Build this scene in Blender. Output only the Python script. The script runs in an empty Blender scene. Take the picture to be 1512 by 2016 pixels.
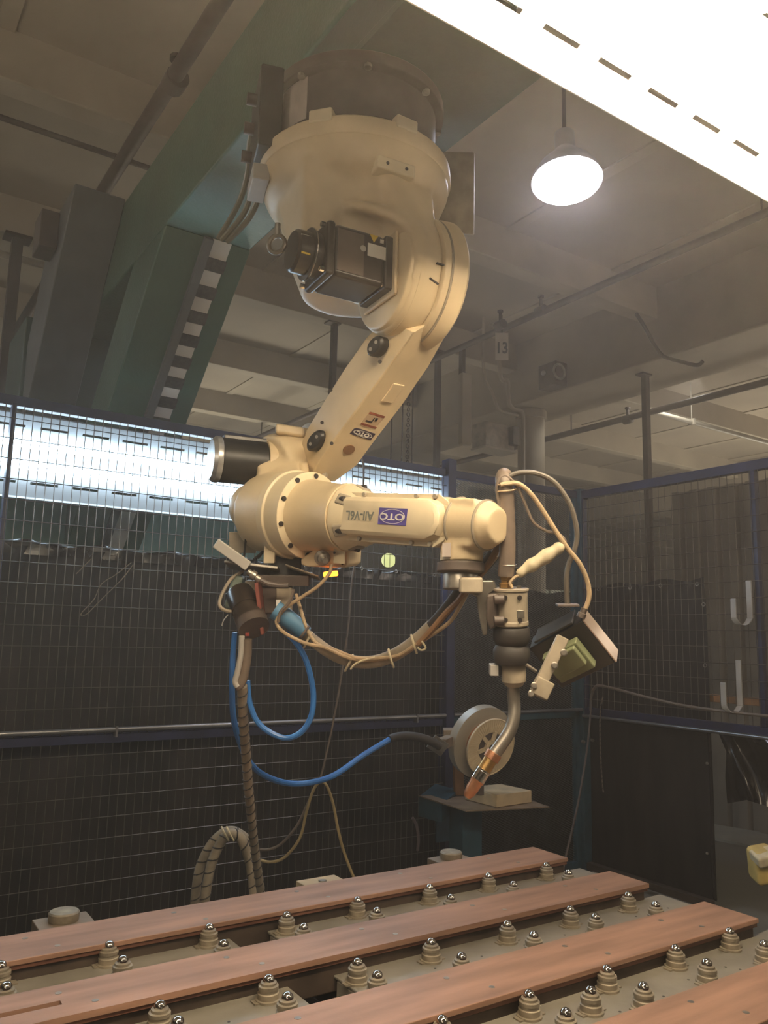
import bpy, bmesh, math, random
from mathutils import Vector, Matrix
random.seed(7)
# ---------------------------------------------------------------- camera maths (frame 1512 x 2016)
FPX, CX, CY, CH = 1590.0, 756.0, 1008.0, 1.55
def norm(v): return v / v.length
_vx, _vy = (3154., 1312.), (-355., 1228.)
_roll = math.atan2(_vx[1]-_vy[1], _vx[0]-_vy[0])
_hy = _vy[1] + (CX-_vy[0])*math.tan(_roll)
_pitch = math.atan2((_hy-CY)*math.cos(_roll), FPX)
def _cr(p): return Vector(((p[0]-CX)/FPX, (p[1]-CY)/FPX, 1.))
_up = Vector((math.sin(_roll)*math.cos(_pitch), -math.cos(_roll)*math.cos(_pitch), math.sin(_pitch)))
_X = _cr(_vx); _X = norm(_X - _X.dot(_up)*_up)
_Y = norm(_up.cross(_X))
if _Y.z < 0: _Y = -_Y
RM = Matrix((_X, _Y, _up))            # camera coords (right, down, forward) -> world
CAM = Vector((0, 0, CH))
def at(px, py, x=None, y=None, z=None, d=None):
    """a point of the place: the sight line through a pixel met with a real plane or depth"""
    r = RM @ _cr((px, py))
    if x is not None: t = (x-CAM.x)/r.x
    elif y is not None: t = (y-CAM.y)/r.y
    elif z is not None: t = (z-CAM.z)/r.z
    else: t = d
    return CAM + t*r
def proj(p):
    c = RM.transposed() @ (Vector(p)-CAM)
    return CX+FPX*c.x/c.z, CY+FPX*c.y/c.z, c.z
def V(r, d, f): return RM @ Vector((r, d, f))
cd = bpy.data.cameras.new('camera'); cam = bpy.data.objects.new('camera', cd)
bpy.context.scene.collection.objects.link(cam)
cd.sensor_fit = 'HORIZONTAL'; cd.sensor_width = 36.0; cd.lens = FPX/1512*36; cd.clip_start = .02; cd.clip_end = 200
right, down, fwd = RM @ Vector((1,0,0)), RM @ Vector((0,1,0)), RM @ Vector((0,0,1))
m4 = Matrix((right, -down, -fwd)).transposed().to_4x4(); m4.translation = CAM
cam.matrix_world = m4
sc = bpy.context.scene; sc.camera = cam
# ---------------------------------------------------------------- world, exposure, unseen fill lamps
w = bpy.data.worlds.new('world'); sc.world = w; w.use_nodes = True
w.node_tree.nodes['Background'].inputs[0].default_value = (.55, .5, .42, 1)
w.node_tree.nodes['Background'].inputs[1].default_value = .02
# thin haze added throughout the hall to imitate lens glow around lamps
_vs = w.node_tree.nodes.new('ShaderNodeVolumeScatter'); _vs.inputs['Color'].default_value = (1,.93,.86,1)
_vs.inputs['Density'].default_value = .022; _vs.inputs['Anisotropy'].default_value = .55
w.node_tree.links.new(_vs.outputs[0], w.node_tree.nodes['World Output'].inputs['Volume'])
sc.view_settings.view_transform = 'Standard'; sc.view_settings.look = 'None'
sc.view_settings.gamma = 1; sc.view_settings.use_curve_mapping = False
sc.view_settings.exposure = 0.0
NEAR_TUBE = 84.0; FAR_TUBE = 26.0; HIBAY = 60.0
def area(name, loc, size, power, col, tgt=None):
    l = bpy.data.lights.new(name, 'AREA'); l.shape = 'DISK'; l.size = size; l.energy = power; l.color = col
    o = bpy.data.objects.new(name, l); o.location = loc; sc.collection.objects.link(o)
    d = (Vector(tgt)-Vector(loc)) if tgt else Vector((0,0,-1))
    o.rotation_euler = d.to_track_quat('-Z', 'Y').to_euler(); return o
# unseen fill lamps added to light the hall from above
area('fill_lamp', (-3, -2, 4.4), .5, 60, (1,.86,.66))
area('fill_lamp', (5, -3, 4.4), .5, 65, (1,.86,.66))
area('fill_lamp', (-3, 8, 4.4), .5, 90, (.95,.93,.85))
area('fill_lamp', (9.5, 2.0, 4.4), .5, 85, (1,.86,.68))
# upward fill lights added out of sight to brighten the ceiling
area('fill_uplight', (-3.2, 2.5, 2.6), 1.6, 50, (1,.84,.62), (-2.0, 4.0, 4.9))
area('fill_uplight', (6.5, -1.5, 2.6), 1.6, 60, (1,.80,.62), (7, 1.5, 4.9))
area('fill_uplight', (-1.5, -2.5, 2.6), 1.6, 12, (1,.80,.60), (0, 0, 4.9))
area('fill_uplight', (12.5, 6, 2.0), 1.6, 120, (1,.88,.68), (10, 7, 4.9))
area('fill_uplight', (4.5, 10.5, 1.9), 1.6, 75, (1,.92,.74), (4.5, 9.5, 4.9))
area('fill_lamp', (7.5, 5.2, 4.45), .3, 14, (1,.96,.86), (6.6, 7.4, 1.6))  # added fill hidden behind the girder to brighten the panel wall
# ---------------------------------------------------------------- materials
MATS = {}
def mat(name, col, rough=.5, metal=0., var=.12, scale=6., bump=0., bscale=60., emit=None, estr=0., trans=0., streak=None, spec=.5):
    if name in MATS: return MATS[name]
    m = bpy.data.materials.new(name); m.use_nodes = True; nt = m.node_tree; N = nt.nodes; L = nt.links
    b = N['Principled BSDF']; b.inputs['Roughness'].default_value = rough; b.inputs['Metallic'].default_value = metal
    b.inputs['Specular IOR Level'].default_value = spec
    tc = N.new('ShaderNodeTexCoord'); n = N.new('ShaderNodeTexNoise'); n.inputs['Scale'].default_value = scale
    n.inputs['Detail'].default_value = 6
    if streak:
        mp = N.new('ShaderNodeMapping'); mp.inputs['Scale'].default_value = streak
        L.new(tc.outputs['Object'], mp.inputs[0]); L.new(mp.outputs[0], n.inputs['Vector'])
    else: L.new(tc.outputs['Object'], n.inputs['Vector'])
    r = N.new('ShaderNodeValToRGB'); r.color_ramp.elements[0].position = .3; r.color_ramp.elements[1].position = .7
    c0 = [max(0, c*(1-var*1.6)) for c in col]; c1 = [min(1, c*(1+var)) for c in col]
    r.color_ramp.elements[0].color = (*c0, 1); r.color_ramp.elements[1].color = (*c1, 1)
    L.new(n.outputs['Fac'], r.inputs[0]); L.new(r.outputs[0], b.inputs['Base Color'])
    if bump:
        n2 = N.new('ShaderNodeTexNoise'); n2.inputs['Scale'].default_value = bscale; n2.inputs['Detail'].default_value = 4
        L.new(tc.outputs['Object'], n2.inputs['Vector'])
        bp = N.new('ShaderNodeBump'); bp.inputs['Strength'].default_value = bump; bp.inputs['Distance'].default_value = .004
        L.new(n2.outputs['Fac'], bp.inputs['Height']); L.new(bp.outputs[0], b.inputs['Normal'])
    if emit:
        b.inputs['Emission Color'].default_value = (*emit, 1); b.inputs['Emission Strength'].default_value = estr
    if trans: b.inputs['Transmission Weight'].default_value = trans
    MATS[name] = m; return m
CREAM = mat('cream_robot_paint', (.66,.53,.34), .42, var=.10, scale=5, bump=.10, bscale=90)
CREAMW = mat('cream_cover_plastic', (.72,.61,.42), .38, var=.10, scale=7)
GRIME = mat('worn_grey_cream_paint', (.33,.28,.21), .5, var=.2, scale=14)
DGREY = mat('dark_brown_grey_casting', (.085,.065,.055), .5, var=.2, scale=9)
BLACK = mat('black_plastic', (.018,.017,.017), .42, var=.2)
MOTOR = mat('black_motor_paint', (.030,.022,.017), .28, var=.2, scale=12)
GREEN = mat('green_gantry_paint', (.045,.115,.075), .36, var=.15, scale=3, bump=.35, bscale=70)
GREEND = mat('dark_green_gantry_paint', (.028,.060,.048), .5, var=.15, scale=3, bump=.2)
GREYP = mat('grey_steel_box_paint', (.10,.105,.11), .5, var=.1)
BLUE = mat('dark_blue_fence_paint', (.014,.018,.060), .45, var=.25, scale=9)
TEAL = mat('teal_blue_post_paint', (.018,.060,.090), .5, var=.25, scale=9)
WIRE = mat('dull_fence_wire', (.13,.115,.10), .38, .6, var=.2)
EXPM = mat('expanded_steel', (.26,.26,.25), .45, .3, var=.25, scale=10)
PIPE = mat('galvanised_tube', (.30,.30,.31), .35, .8, var=.15)
CURT = mat('black_curtain', (.014,.0105,.009), .62, var=.6, scale=3.5, bump=.3, bscale=6, streak=(3,3,.7))
VINYL = mat('glossy_black_sheet', (.016,.014,.015), .22, var=.3, scale=6, bump=.2, bscale=10)
CEIL = mat('painted_concrete_ceiling', (.34,.29,.22), .75, var=.10, scale=1.2, bump=.3, bscale=12)
JOIST = mat('painted_concrete_joist', (.36,.31,.235), .7, var=.10, scale=2, bump=.3, bscale=15)
RUST = mat('dark_iron_pipe', (.075,.055,.045), .6, .3, var=.2)
FLOOR = mat('grey_concrete_floor', (.17,.165,.145), .6, var=.12, scale=1.5, bump=.15)
PALE = mat('pale_floor_strip', (.33,.33,.30), .6, var=.08)
RIB = mat('grey_ribbed_sheet', (.27,.235,.19), .5, var=.15, scale=2)
WALLM = mat('dull_hall_wall', (.27,.24,.19), .8, var=.1, scale=.7)
COPPER = mat('reddish_brown_bar', (.36,.205,.14), .45, .15, var=.20, scale=2.2, streak=(1.2,9,9), bump=.08, bscale=120)
COPEDGE = mat('dark_bar_edge', (.14,.06,.035), .5, .2, var=.25)
DECK = mat('grey_beige_deck_paint', (.22,.20,.165), .5, var=.14, scale=8, bump=.1)
RAILM = mat('dark_steel_rail', (.075,.055,.042), .55, .4, var=.3, scale=10)
BODY = mat('dusty_zinc_housing', (.30,.255,.19), .5, .35, var=.25, scale=30)
CHROME = mat('polished_steel', (.75,.70,.64), .10, 1., var=.02)
STEEL = mat('dull_steel', (.33,.30,.26), .38, .75, var=.2, scale=20)
BRASS = mat('brass', (.55,.34,.13), .35, .9, var=.2)
CU = mat('copper_nozzle', (.62,.30,.17), .33, .85, var=.2, scale=18)
RUBBER = mat('black_rubber', (.028,.024,.022), .6, var=.2)
HOSEG = mat('brown_grey_hose', (.15,.115,.09), .5, var=.15, scale=18)
TAN = mat('dusty_tan_cable', (.42,.31,.19), .55, var=.2, scale=20)
TANH = mat('dusty_tan_hose', (.28,.235,.175), .6, var=.25, scale=16)
TAPE = mat('cream_tape', (.58,.50,.34), .6, var=.12, scale=25, bump=.3)
BLUEH = mat('bright_blue_hose', (.035,.17,.50), .35, var=.12)
BLUES = mat('blue_sleeve', (.07,.19,.33), .45, var=.15)
WHITE = mat('white_label', (.75,.72,.66), .5, var=.04)
YELL = mat('yellow_label', (.75,.52,.05), .5, var=.05)
RED = mat('red_brown_plate', (.20,.055,.04), .5, var=.2)
REDL = mat('red_brown_print', (.25,.07,.035), .5, var=.1)
PURPLE = mat('violet_badge', (.075,.055,.26), .4, var=.05)
INK = mat('grey_green_print', (.17,.17,.14), .5, var=.05)
BINK = mat('black_print', (.02,.015,.015), .5, var=.05)
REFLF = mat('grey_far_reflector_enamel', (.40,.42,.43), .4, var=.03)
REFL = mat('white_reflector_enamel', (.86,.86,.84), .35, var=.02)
LAMPG = mat('grey_lamp_housing', (.35,.34,.32), .5)
GPLATE = mat('olive_green_plate', (.20,.22,.12), .45, .2, var=.15, scale=12)
SPOOL = mat('cream_spool_plastic', (.62,.50,.33), .45, var=.08)
CLEAR = mat('grey_spool_cover', (.36,.32,.26), .3, var=.1)
WOOD = mat('pale_wood_block', (.48,.38,.24), .65, var=.2, scale=9)
WOODB = mat('brown_wood', (.28,.14,.06), .6, var=.25, scale=9)
SHELFM = mat('dusty_shelf_steel', (.24,.18,.13), .5, .3, var=.25, scale=9)
YFOAM = mat('yellow_wrapped_foam', (.62,.46,.16), .6, var=.2, scale=9, bump=.4, bscale=20)
HOOK = mat('light_grey_hook', (.42,.40,.37), .45, var=.08)
SILVER = mat('silver_end_cap', (.5,.5,.5), .3, .6, var=.15, scale=40)
TUBEN = mat('warm_lit_tube', (1,1,1), .5, emit=(1,.80,.54), estr=NEAR_TUBE)
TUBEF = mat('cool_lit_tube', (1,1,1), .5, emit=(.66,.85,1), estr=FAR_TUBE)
BAYM = mat('lit_high_bay', (1,1,1), .5, emit=(.86,.86,1), estr=HIBAY)
ORANGE = mat('lit_orange_lamp', (1,.3,.05), .5, emit=(1,.22,.02), estr=5)
GLOBE = mat('glowing_reflection', (1,1,.6), .5, emit=(.85,.9,.35), estr=.9)
# ---------------------------------------------------------------- helpers
COL = sc.collection
def frame(p, q=None, up=(0,0,1)):
    z = norm(Vector(p)); u = Vector(up)
    if abs(z.dot(norm(u))) > .98: u = Vector((0,1,0))
    x = norm(u.cross(z)); y = z.cross(x); return x, y, z
class MB:
    def __init__(s): s.v = []; s.f = []; s.m = []; s.mi = 0
    def quadstrip(s, rings, closed=True, cap=True):
        base = len(s.v); n = len(rings[0])
        for r in rings: s.v += [tuple(p) for p in r]
        for i in range(len(rings)-1):
            for j in range(n if closed else n-1):
                a = base+i*n+j; b = base+i*n+(j+1) % n
                s.f.append((a, b, b+n, a+n)); s.m.append(s.mi)
        if cap:
            s.f.append(tuple(base+j for j in range(n))[::-1]); s.m.append(s.mi)
            s.f.append(tuple(base+(len(rings)-1)*n+j for j in range(n))); s.m.append(s.mi)
        return s
    def box(s, c, size, ax=None):
        c = Vector(c); X, Y, Z = ax if ax else (Vector((1,0,0)), Vector((0,1,0)), Vector((0,0,1)))
        a, b, h = [k/2 for k in size]
        rs = [[c+X*a*i+Y*b*j+Z*h*k for i, j in ((-1,-1),(1,-1),(1,1),(-1,1))] for k in (-1,1)]
        return s.quadstrip(rs)
    def bb(s, x0, x1, y0, y1, z0, z1): return s.box(((x0+x1)/2,(y0+y1)/2,(z0+z1)/2),(x1-x0,y1-y0,z1-z0))
    def hexa(s, bot, top): return s.quadstrip([[Vector(p) for p in bot],[Vector(p) for p in top]])
    def lathe(s, p, axis, prof, n=32, up=(0,0,1)):
        x, y, z = frame(axis, up=up); p = Vector(p)
        rs = [[p+z*t+x*(r*math.cos(2*math.pi*k/n))+y*(r*math.sin(2*math.pi*k/n)) for k in range(n)] for t, r in prof]
        return s.quadstrip(rs)
    def cyl(s, p0, p1, r0, r1=None, n=24):
        p0 = Vector(p0); p1 = Vector(p1); d = p1-p0
        return s.lathe(p0, d, [(0, r0), (d.length, r0 if r1 is None else r1)], n)
    def sphere(s, c, r, n=20, sc3=(1,1,1)):
        prof = []
        c = Vector(c); rs = []
        for i in range(1, n//2):
            a = math.pi*i/(n//2)
            rs.append([c+Vector((r*math.sin(a)*math.cos(2*math.pi*k/n)*sc3[0], r*math.sin(a)*math.sin(2*math.pi*k/n)*sc3[1], -r*math.cos(a)*sc3[2])) for k in range(n)])
        return s.quadstrip(rs)
    def tube(s, pts, r, n=8, sub=6, rfun=None):
        P = smooth(pts, sub); rs = []; T = []
        for i in range(len(P)):
            t = P[min(i+1, len(P)-1)]-P[max(i-1, 0)]; T.append(norm(t))
        x, y, _ = frame(T[0])
        for i, p in enumerate(P):
            x = norm(x - T[i]*x.dot(T[i])); y = T[i].cross(x)
            rr = rfun(i/(len(P)-1)) if rfun else r
            rs.append([p+x*(rr*math.cos(2*math.pi*k/n))+y*(rr*math.sin(2*math.pi*k/n)) for k in range(n)])
        return s.quadstrip(rs)
    def torus(s, c, axis, R, r, n=28, k=10):
        x, y, z = frame(axis); c = Vector(c); base = len(s.v)
        for i in range(n):
            a = 2*math.pi*i/n; d = x*math.cos(a)+y*math.sin(a)
            for j in range(k):
                b = 2*math.pi*j/k; s.v.append(tuple(c+d*(R+r*math.cos(b))+z*(r*math.sin(b))))
        for i in range(n):
            for j in range(k):
                s.f.append((base+i*k+j, base+((i+1)%n)*k+j, base+((i+1)%n)*k+(j+1)%k, base+i*k+(j+1)%k)); s.m.append(s.mi)
        return s
    def prism(s, pts, depth):
        pts = [Vector(p) for p in pts]; d = Vector(depth)
        return s.quadstrip([pts, [p+d for p in pts]])
    def build(s, name, m, parent=None, bevel=0., ang=35, kind=None, label=None, remesh=None, seg=2):
        me = bpy.data.meshes.new(name); me.from_pydata(s.v, [], s.f)
        for mm in (m if isinstance(m, (list, tuple)) else [m]): me.materials.append(mm)
        for p, i in zip(me.polygons, s.m): p.material_index = i
        bm = bmesh.new(); bm.from_mesh(me); bmesh.ops.recalc_face_normals(bm, faces=bm.faces)
        ca = math.radians(ang)
        for f in bm.faces: f.smooth = True
        if not remesh:
            for e in bm.edges:
                if len(e.link_faces) == 2 and e.calc_face_angle(0) > ca: e.smooth = False
        bm.to_mesh(me); bm.free()
        o = bpy.data.objects.new(name, me); COL.objects.link(o)
        if remesh:
            r = o.modifiers.new('r', 'REMESH'); r.mode = 'VOXEL'; r.voxel_size = remesh[0]; r.use_smooth_shade = True
            q = o.modifiers.new('s', 'SMOOTH'); q.factor = .6; q.iterations = remesh[1]
        elif bevel:
            b = o.modifiers.new('b', 'BEVEL'); b.width = bevel; b.segments = seg; b.limit_method = 'ANGLE'; b.angle_limit = math.radians(40)
            b.harden_normals = True
        if parent is not None: par(o, parent)
        if kind: o['kind'] = kind
        if label: o['label'] = label
        return o
def par(o, p):
    o.parent = p; o.matrix_parent_inverse = Matrix.Translation(-wloc(p))
def wloc(p):
    return Vector(p.location)
def smooth(pts, sub=6):
    P = [Vector(p) for p in pts]
    if len(P) < 3 or sub <= 1: return P
    out = []
    for i in range(len(P)-1):
        p0 = P[max(i-1,0)]; p1 = P[i]; p2 = P[i+1]; p3 = P[min(i+2,len(P)-1)]
        for k in range(sub):
            t = k/sub
            out.append(.5*((2*p1)+(p2-p0)*t+(2*p0-5*p1+4*p2-p3)*t*t+(3*p1-p0-3*p2+p3)*t**3))
    out.append(P[-1]); return out
def thing(name, label, cat, loc, group=None):
    o = bpy.data.objects.new(name, None); COL.objects.link(o); o.location = loc; o.empty_display_size = .05
    o['label'] = label; o['category'] = cat
    if group: o['group'] = group
    return o
def tag(o, label, cat, group=None, kind=None):
    o['label'] = label; o['category'] = cat
    if group: o['group'] = group
    if kind: o['kind'] = kind
    return o
def struct(o): o['kind'] = 'structure'; return o
def text(s, size, c, xd, yd, m, parent, name='lettering', ext=.0006, sx=1.0):
    cu = bpy.data.curves.new(name, 'FONT'); cu.body = s; cu.size = size; cu.align_x = 'CENTER'; cu.align_y = 'CENTER'; cu.extrude = ext
    cu.resolution_u = 3; cu.offset = size*.022
    t = bpy.data.objects.new('tmp', cu); COL.objects.link(t)
    dg = bpy.context.evaluated_depsgraph_get(); me = bpy.data.meshes.new_from_object(t.evaluated_get(dg))
    bpy.data.objects.remove(t); xd = norm(Vector(xd)); yd = norm(Vector(yd)-xd*Vector(yd).dot(xd)); zd = xd.cross(yd)
    M = Matrix((xd*sx, yd, zd)).transposed().to_4x4(); M.translation = Vector(c); me.transform(M)
    me.materials.clear(); me.materials.append(m)
    o = bpy.data.objects.new(name, me); COL.objects.link(o)
    if parent is not None: par(o, parent)
    return o
def copyof(o, parent, delta):
    c = o.copy(); COL.objects.link(c); c.parent = parent
    c.matrix_parent_inverse = o.matrix_parent_inverse.copy(); c.location = Vector(o.location)+Vector(delta); return c
# ================================================================ STRUCTURE
struct(MB().bb(-14, 22, -12, 20, -.2, 0).build('floor', FLOOR))
ceil = struct(MB().bb(-14, 22, -12, 20, 4.91, 5.15).build('ceiling', CEIL))
bt = None
for xk in range(-9, 18):                                      # shutter seams of the slab, one pale batten each
    x = xk*1.28+.45
    if bt is None:
        bt = MB().bb(x-.05, x+.05, -10, 19.5, 4.895, 4.912).build('batten', JOIST, ceil, .004); x0 = x
    else: copyof(bt, ceil, (x-x0, 0, 0))
jo = None
for k in range(-5, 8):
    y = 4.72+k*1.93
    if jo is None:
        jm = MB().bb(-14, 22, y-.085, y+.085, 4.60, 4.92); jm.bb(-14, 22, y+.18, y+.26, 4.84, 4.92)
        jo = jm.build('joist', JOIST, ceil, .012); y0 = y
    else: copyof(jo, ceil, (0, y-y0, 0))
MB().bb(6.17, 6.98, -12, 20, 4.2, 4.92).build('girder', JOIST, ceil, .02)
MB().bb(13.5, 14.3, -12, 20, 4.2, 4.92).build('girder', JOIST, ceil, .02)
struct(MB().bb(-14, 22, 19.5, 19.7, 0, 4.95).build('wall_back', WALLM))
struct(MB().bb(-14, 22, -12.2, -12, 0, 4.95).build('wall_front', WALLM))
struct(MB().bb(-14.2, -14, -12, 20, 0, 4.95).build('wall_left', WALLM))
struct(MB().bb(22, 22.2, -12, 20, 0, 4.95).build('wall_right', WALLM))
# round column
cb = at(1054, 870, x=6.45)
col = thing('concrete_column', 'thick round painted column under the long ceiling girder beyond the cage', 'column', (6.5, cb.y+.12, 0))
cx, cy = 6.5, cb.y+.12
MB().cyl((cx,cy,0), (cx,cy,4.1), .155, n=32).build('shaft', JOIST, col)
MB().cyl((cx,cy,4.1), (cx,cy,4.199), .18, n=32).build('capital', JOIST, col, .01)
# ================================================================ CAGE
FY, FX = 4.05, 4.425
def wires(x0, x1, z0, z1, dx, dz, axis, c, r=.0021, ox=0, oz=0):
    m = MB()
    def q(a, b):
        m.cyl(a, b, r, n=4)
    n = int((x1-x0-ox)/dx)+1
    for i in range(n):
        x = x0+ox+i*dx
        if x > x1: break
        p = (x, c, z0) if axis == 'x' else (c, x, z0); p2 = (x, c, z1) if axis == 'x' else (c, x, z1); q(p, p2)
    z = z0+oz
    while z < z1:
        cc = c-.004
        p = (x0, cc, z) if axis == 'x' else (cc, x0, z); p2 = (x1, cc, z) if axis == 'x' else (cc, x1, z); q(p, p2); z += dz
    return m
lf = thing('wire_fence', 'long welded wire fence panel with dark blue rails running along the left behind the robot', 'fence', (1.5, FY, 0))
MB().bb(-.9, 3.17, FY-.02, FY+.03, 2.585, 2.635).build('top_rail', BLUE, lf, .003)
MB().bb(-.9, 3.17, FY-.02, FY+.03, 1.02, 1.062).build('middle_rail', BLUE, lf, .003)
MB().cyl((-.9, FY-.045, 1.085), (3.17, FY-.045, 1.085), .012, n=12).build('steel_tube', PIPE, lf)
MB().bb(-.9, 3.17, FY-.02, FY+.03, .05, .09).build('bottom_rail', BLUE, lf, .003)
MB().bb(.585, .605, FY-.025, FY+.03, .05, 2.6).build('stile', BLUE, lf, .003)
wires(-.9, 3.17, 1.06, 2.59, .0405, .0955, 'x', FY-.024, oz=.03).build('upper_wire_mesh', WIRE, lf, kind='stuff')
wires(-.9, 3.17, .09, 1.02, .0405, .0955, 'x', FY-.024, oz=.02).build('lower_wire_mesh', WIRE, lf, kind='stuff')
for x in (1.17, 2.95):
    MB().bb(x-.006, x+.006, FY-.06, FY-.02, 1.05, 1.10).build('rail_clip', PIPE, lf, .002)
# posts
p = MB(); p.bb(3.175, 3.24, FY-.045, FY+.03, 0, 2.70)
tag(p.build('fence_post', BLUE, None, .004), 'taller dark blue square post with flat top left of the diamond mesh', 'post')
p = MB(); p.bb(4.385, 4.455, FY-.05, FY+.03, 0, 2.65)
tag(p.build('fence_post', TEAL, None, .004), 'teal blue corner post where the two fences meet', 'post')
# expanded metal panel
ep = thing('mesh_fence', 'narrow panel of diamond shaped expanded metal between the two blue posts', 'fence', (3.8, FY, 0))
MB().bb(3.242, 4.383, FY-.02, FY+.02, 2.585, 2.635).build('top_rail', BLUE, ep, .003)
MB().bb(3.242, 4.383, FY-.02, FY+.02, 1.03, 1.09).build('middle_rail', TEAL, ep, .003)
MB().cyl((3.242, FY-.04, 1.085), (4.383, FY-.04, 1.085), .011, n=12).build('steel_tube', PIPE, ep)
MB().bb(3.242, 4.383, FY-.02, FY+.02, .03, .08).build('bottom_rail', TEAL, ep, .003)
MB().bb(4.34, 4.383, FY-.02, FY+.02, .08, 2.585).build('stile', TEAL, ep, .003)
def diamonds(x0, x1, z0, z1, dx=.034, dz=.0155):
    m = MB(); nx = int((x1-x0)/dx); nz = int((z1-z0)/dz); t = .0015
    for k in range(nz):
        for sgn in (1, -1):
            zc = z0+(k+.5)*dz
            ring = []
            for i in range(2*nx+1):
                x = x0+i*dx/2; z = zc+sgn*(dz/2 if i % 2 else -dz/2)*.5 - 0
                z = zc + sgn*((dz/2) if i % 2 else 0) - sgn*dz/4*0
                ring.append((x, z))
            lo = [Vector((x, FY-.002*sgn, z-t)) for x, z in ring]; hi = [Vector((x, FY-.002*sgn-.003, z+t)) for x, z in ring]
            base = len(m.v); m.v += [tuple(a) for a in lo]+[tuple(a) for a in hi]; n = len(ring)
            for i in range(n-1): m.f.append((base+i, base+i+1, base+n+i+1, base+n+i)); m.m.append(0)
    return m
diamonds(3.242, 4.34, 1.09, 2.585).build('upper_expanded_mesh', EXPM, ep, kind='stuff')
diamonds(3.242, 4.34, .08, 1.03).build('lower_expanded_mesh', EXPM, ep, kind='stuff')
# right fence
rf = thing('wire_fence', 'welded wire fence panel with dark blue rails coming forward on the right', 'fence', (FX, 3, 1))
MB().bb(FX-.03, FX+.02, 1.2, FY-.052, 2.575, 2.635).build('top_rail', BLUE, rf, .003)
MB().bb(FX-.03, FX+.02, 1.2, FY-.052, 1.05, 1.10).build('middle_rail', BLUE, rf, .003)
MB().cyl((FX-.045, 1.2, 1.045), (FX-.045, FY-.052, 1.045), .011, n=12).build('steel_tube', PIPE, rf)
ys = at(1495, 1150, x=FX).y
MB().bb(FX-.03, FX+.015, ys-.018, ys+.018, 1.1, 2.575).build('stile', BLUE, rf, .003)
MB().bb(FX-.03, FX+.015, 3.99, FY-.052, 1.1, 2.575).build('stile', BLUE, rf, .003)
wires(1.2, 3.99, 1.10, 2.575, .0496, .0955, 'y', FX-.034, oz=.06).build('wire_mesh', WIRE, rf, kind='stuff')
MB().bb(FX-.03, FX+.02, 3.06, FY-.052, .03, .075).build('bottom_rail', RAILM, rf, .003)
# curtains
def curtain(pts_top, z0, dirv, nrm, name, m, label, amp=.012, wr=.03, parent=None, nx=90, nz=50, seed=1):
    rnd = random.Random(seed); ph = [rnd.uniform(0, 6) for _ in range(8)]
    a, b = Vector(pts_top[0]), Vector(pts_top[1]); mb = MB(); base = 0
    n = Vector(nrm)
    for side in (0, 1):
        for j in range(nz+1):
            for i in range(nx+1):
                u = i/nx; v = j/nz; p = a.lerp(b, u); z = p.z+(z0-p.z)*v
                L_ = (b-a).length*u
                off = amp*(math.sin(L_*9+ph[0])+.6*math.sin(L_*21+ph[1]+v*2)+.4*math.sin(L_*37+ph[2]))*(0.35+.65*v)
                top = math.exp(-v*14)
                off += wr*top*(math.sin(L_*26+ph[3]+9*v)*math.sin(L_*11+ph[4])+.5*math.sin(L_*53+v*60))
                zz = z+top*.012*math.sin(L_*17+ph[5])
                mb.v.append(tuple(Vector((p.x, p.y, zz))+n*(off+side*.003)))
    W = nx+1; S = W*(nz+1)
    for side in (0, 1):
        for j in range(nz):
            for i in range(nx):
                q = side*S+j*W+i; f = (q, q+1, q+W+1, q+W); mb.f.append(f if side else f[::-1]); mb.m.append(0)
    for j in range(nz):
        for i in (0, nx):
            q = j*W+i; mb.f.append((q, q+W, q+W+S, q+S)); mb.m.append(0)
    for i in range(nx):
        for j in (0, nz):
            q = j*W+i; mb.f.append((q, q+1, q+1+S, q+S)); mb.m.append(0)
    return mb
lc = thing('welding_curtain', 'long black welding curtain hung low behind the left wire fence', 'curtain', (2, FY+.09, 0))
curtain([(-.9, FY+.10, 1.955), (3.27, FY+.10, 1.945)], .03, None, (0,1,0), 'sheet', VINYL, '', .008, .03, nx=220, nz=60).build('sheet', CURT, lc, ang=80)
curtain([(-.9, FY+.085, 1.965), (3.16, FY+.085, 1.955)], 1.90, None, (0,1,0), 'hem', VINYL, '', .004, .022, nx=260, nz=10, seed=5).build('hem', VINYL, lc, ang=80)
for px in (712, 780, 855, 640):
    c = at(px, 1118+(px-700)*.09, y=FY+.055); MB().torus(c, (0,1,0), .009, .003, 16, 6).build('grommet', STEEL, lc)
cc = thing('welding_curtain', 'black curtain hung behind the diamond mesh panel', 'curtain', (3.8, FY+.1, 0))
curtain([(3.22, FY+.12, 1.90), (4.47, FY+.12, 1.90)], .03, None, (0,1,0), 's', CURT, '', .008, .02, nx=60, nz=30, seed=3).build('sheet', CURT, cc, ang=80)
rcu = thing('welding_curtain', 'flat black curtain with a studded right hem filling the lower right fence', 'curtain', (FX+.06, 3.5, 0))
curtain([(FX+.055, 4.07, 1.945), (FX+.055, 3.07, 1.965)], .06, None, (1,0,0), 's', CURT, '', .003, .02, nx=60, nz=40, seed=4).build('sheet', CURT, rcu, ang=80)
MB().tube([(FX+.045, 3.075, 1.03), (FX+.04, 3.07, .6), (FX+.047, 3.085, .3), (FX+.045, 3.075, .07)], .011, 8).build('hem', VINYL, rcu)
for py in (1503, 1680):
    c = at(1392, py, x=FX+.03); MB().sphere(c, .009, 12).build('stud', STEEL, rcu)
for px, py in ((1178,1160),(1240,1157),(1300,1153),(1372,1150),(1385,1190),(1388,1310)):
    MB().torus(at(px, py, x=FX+.03), (1,0,0), .011, .003, 14, 6).build('grommet', STEEL, rcu)
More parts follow.
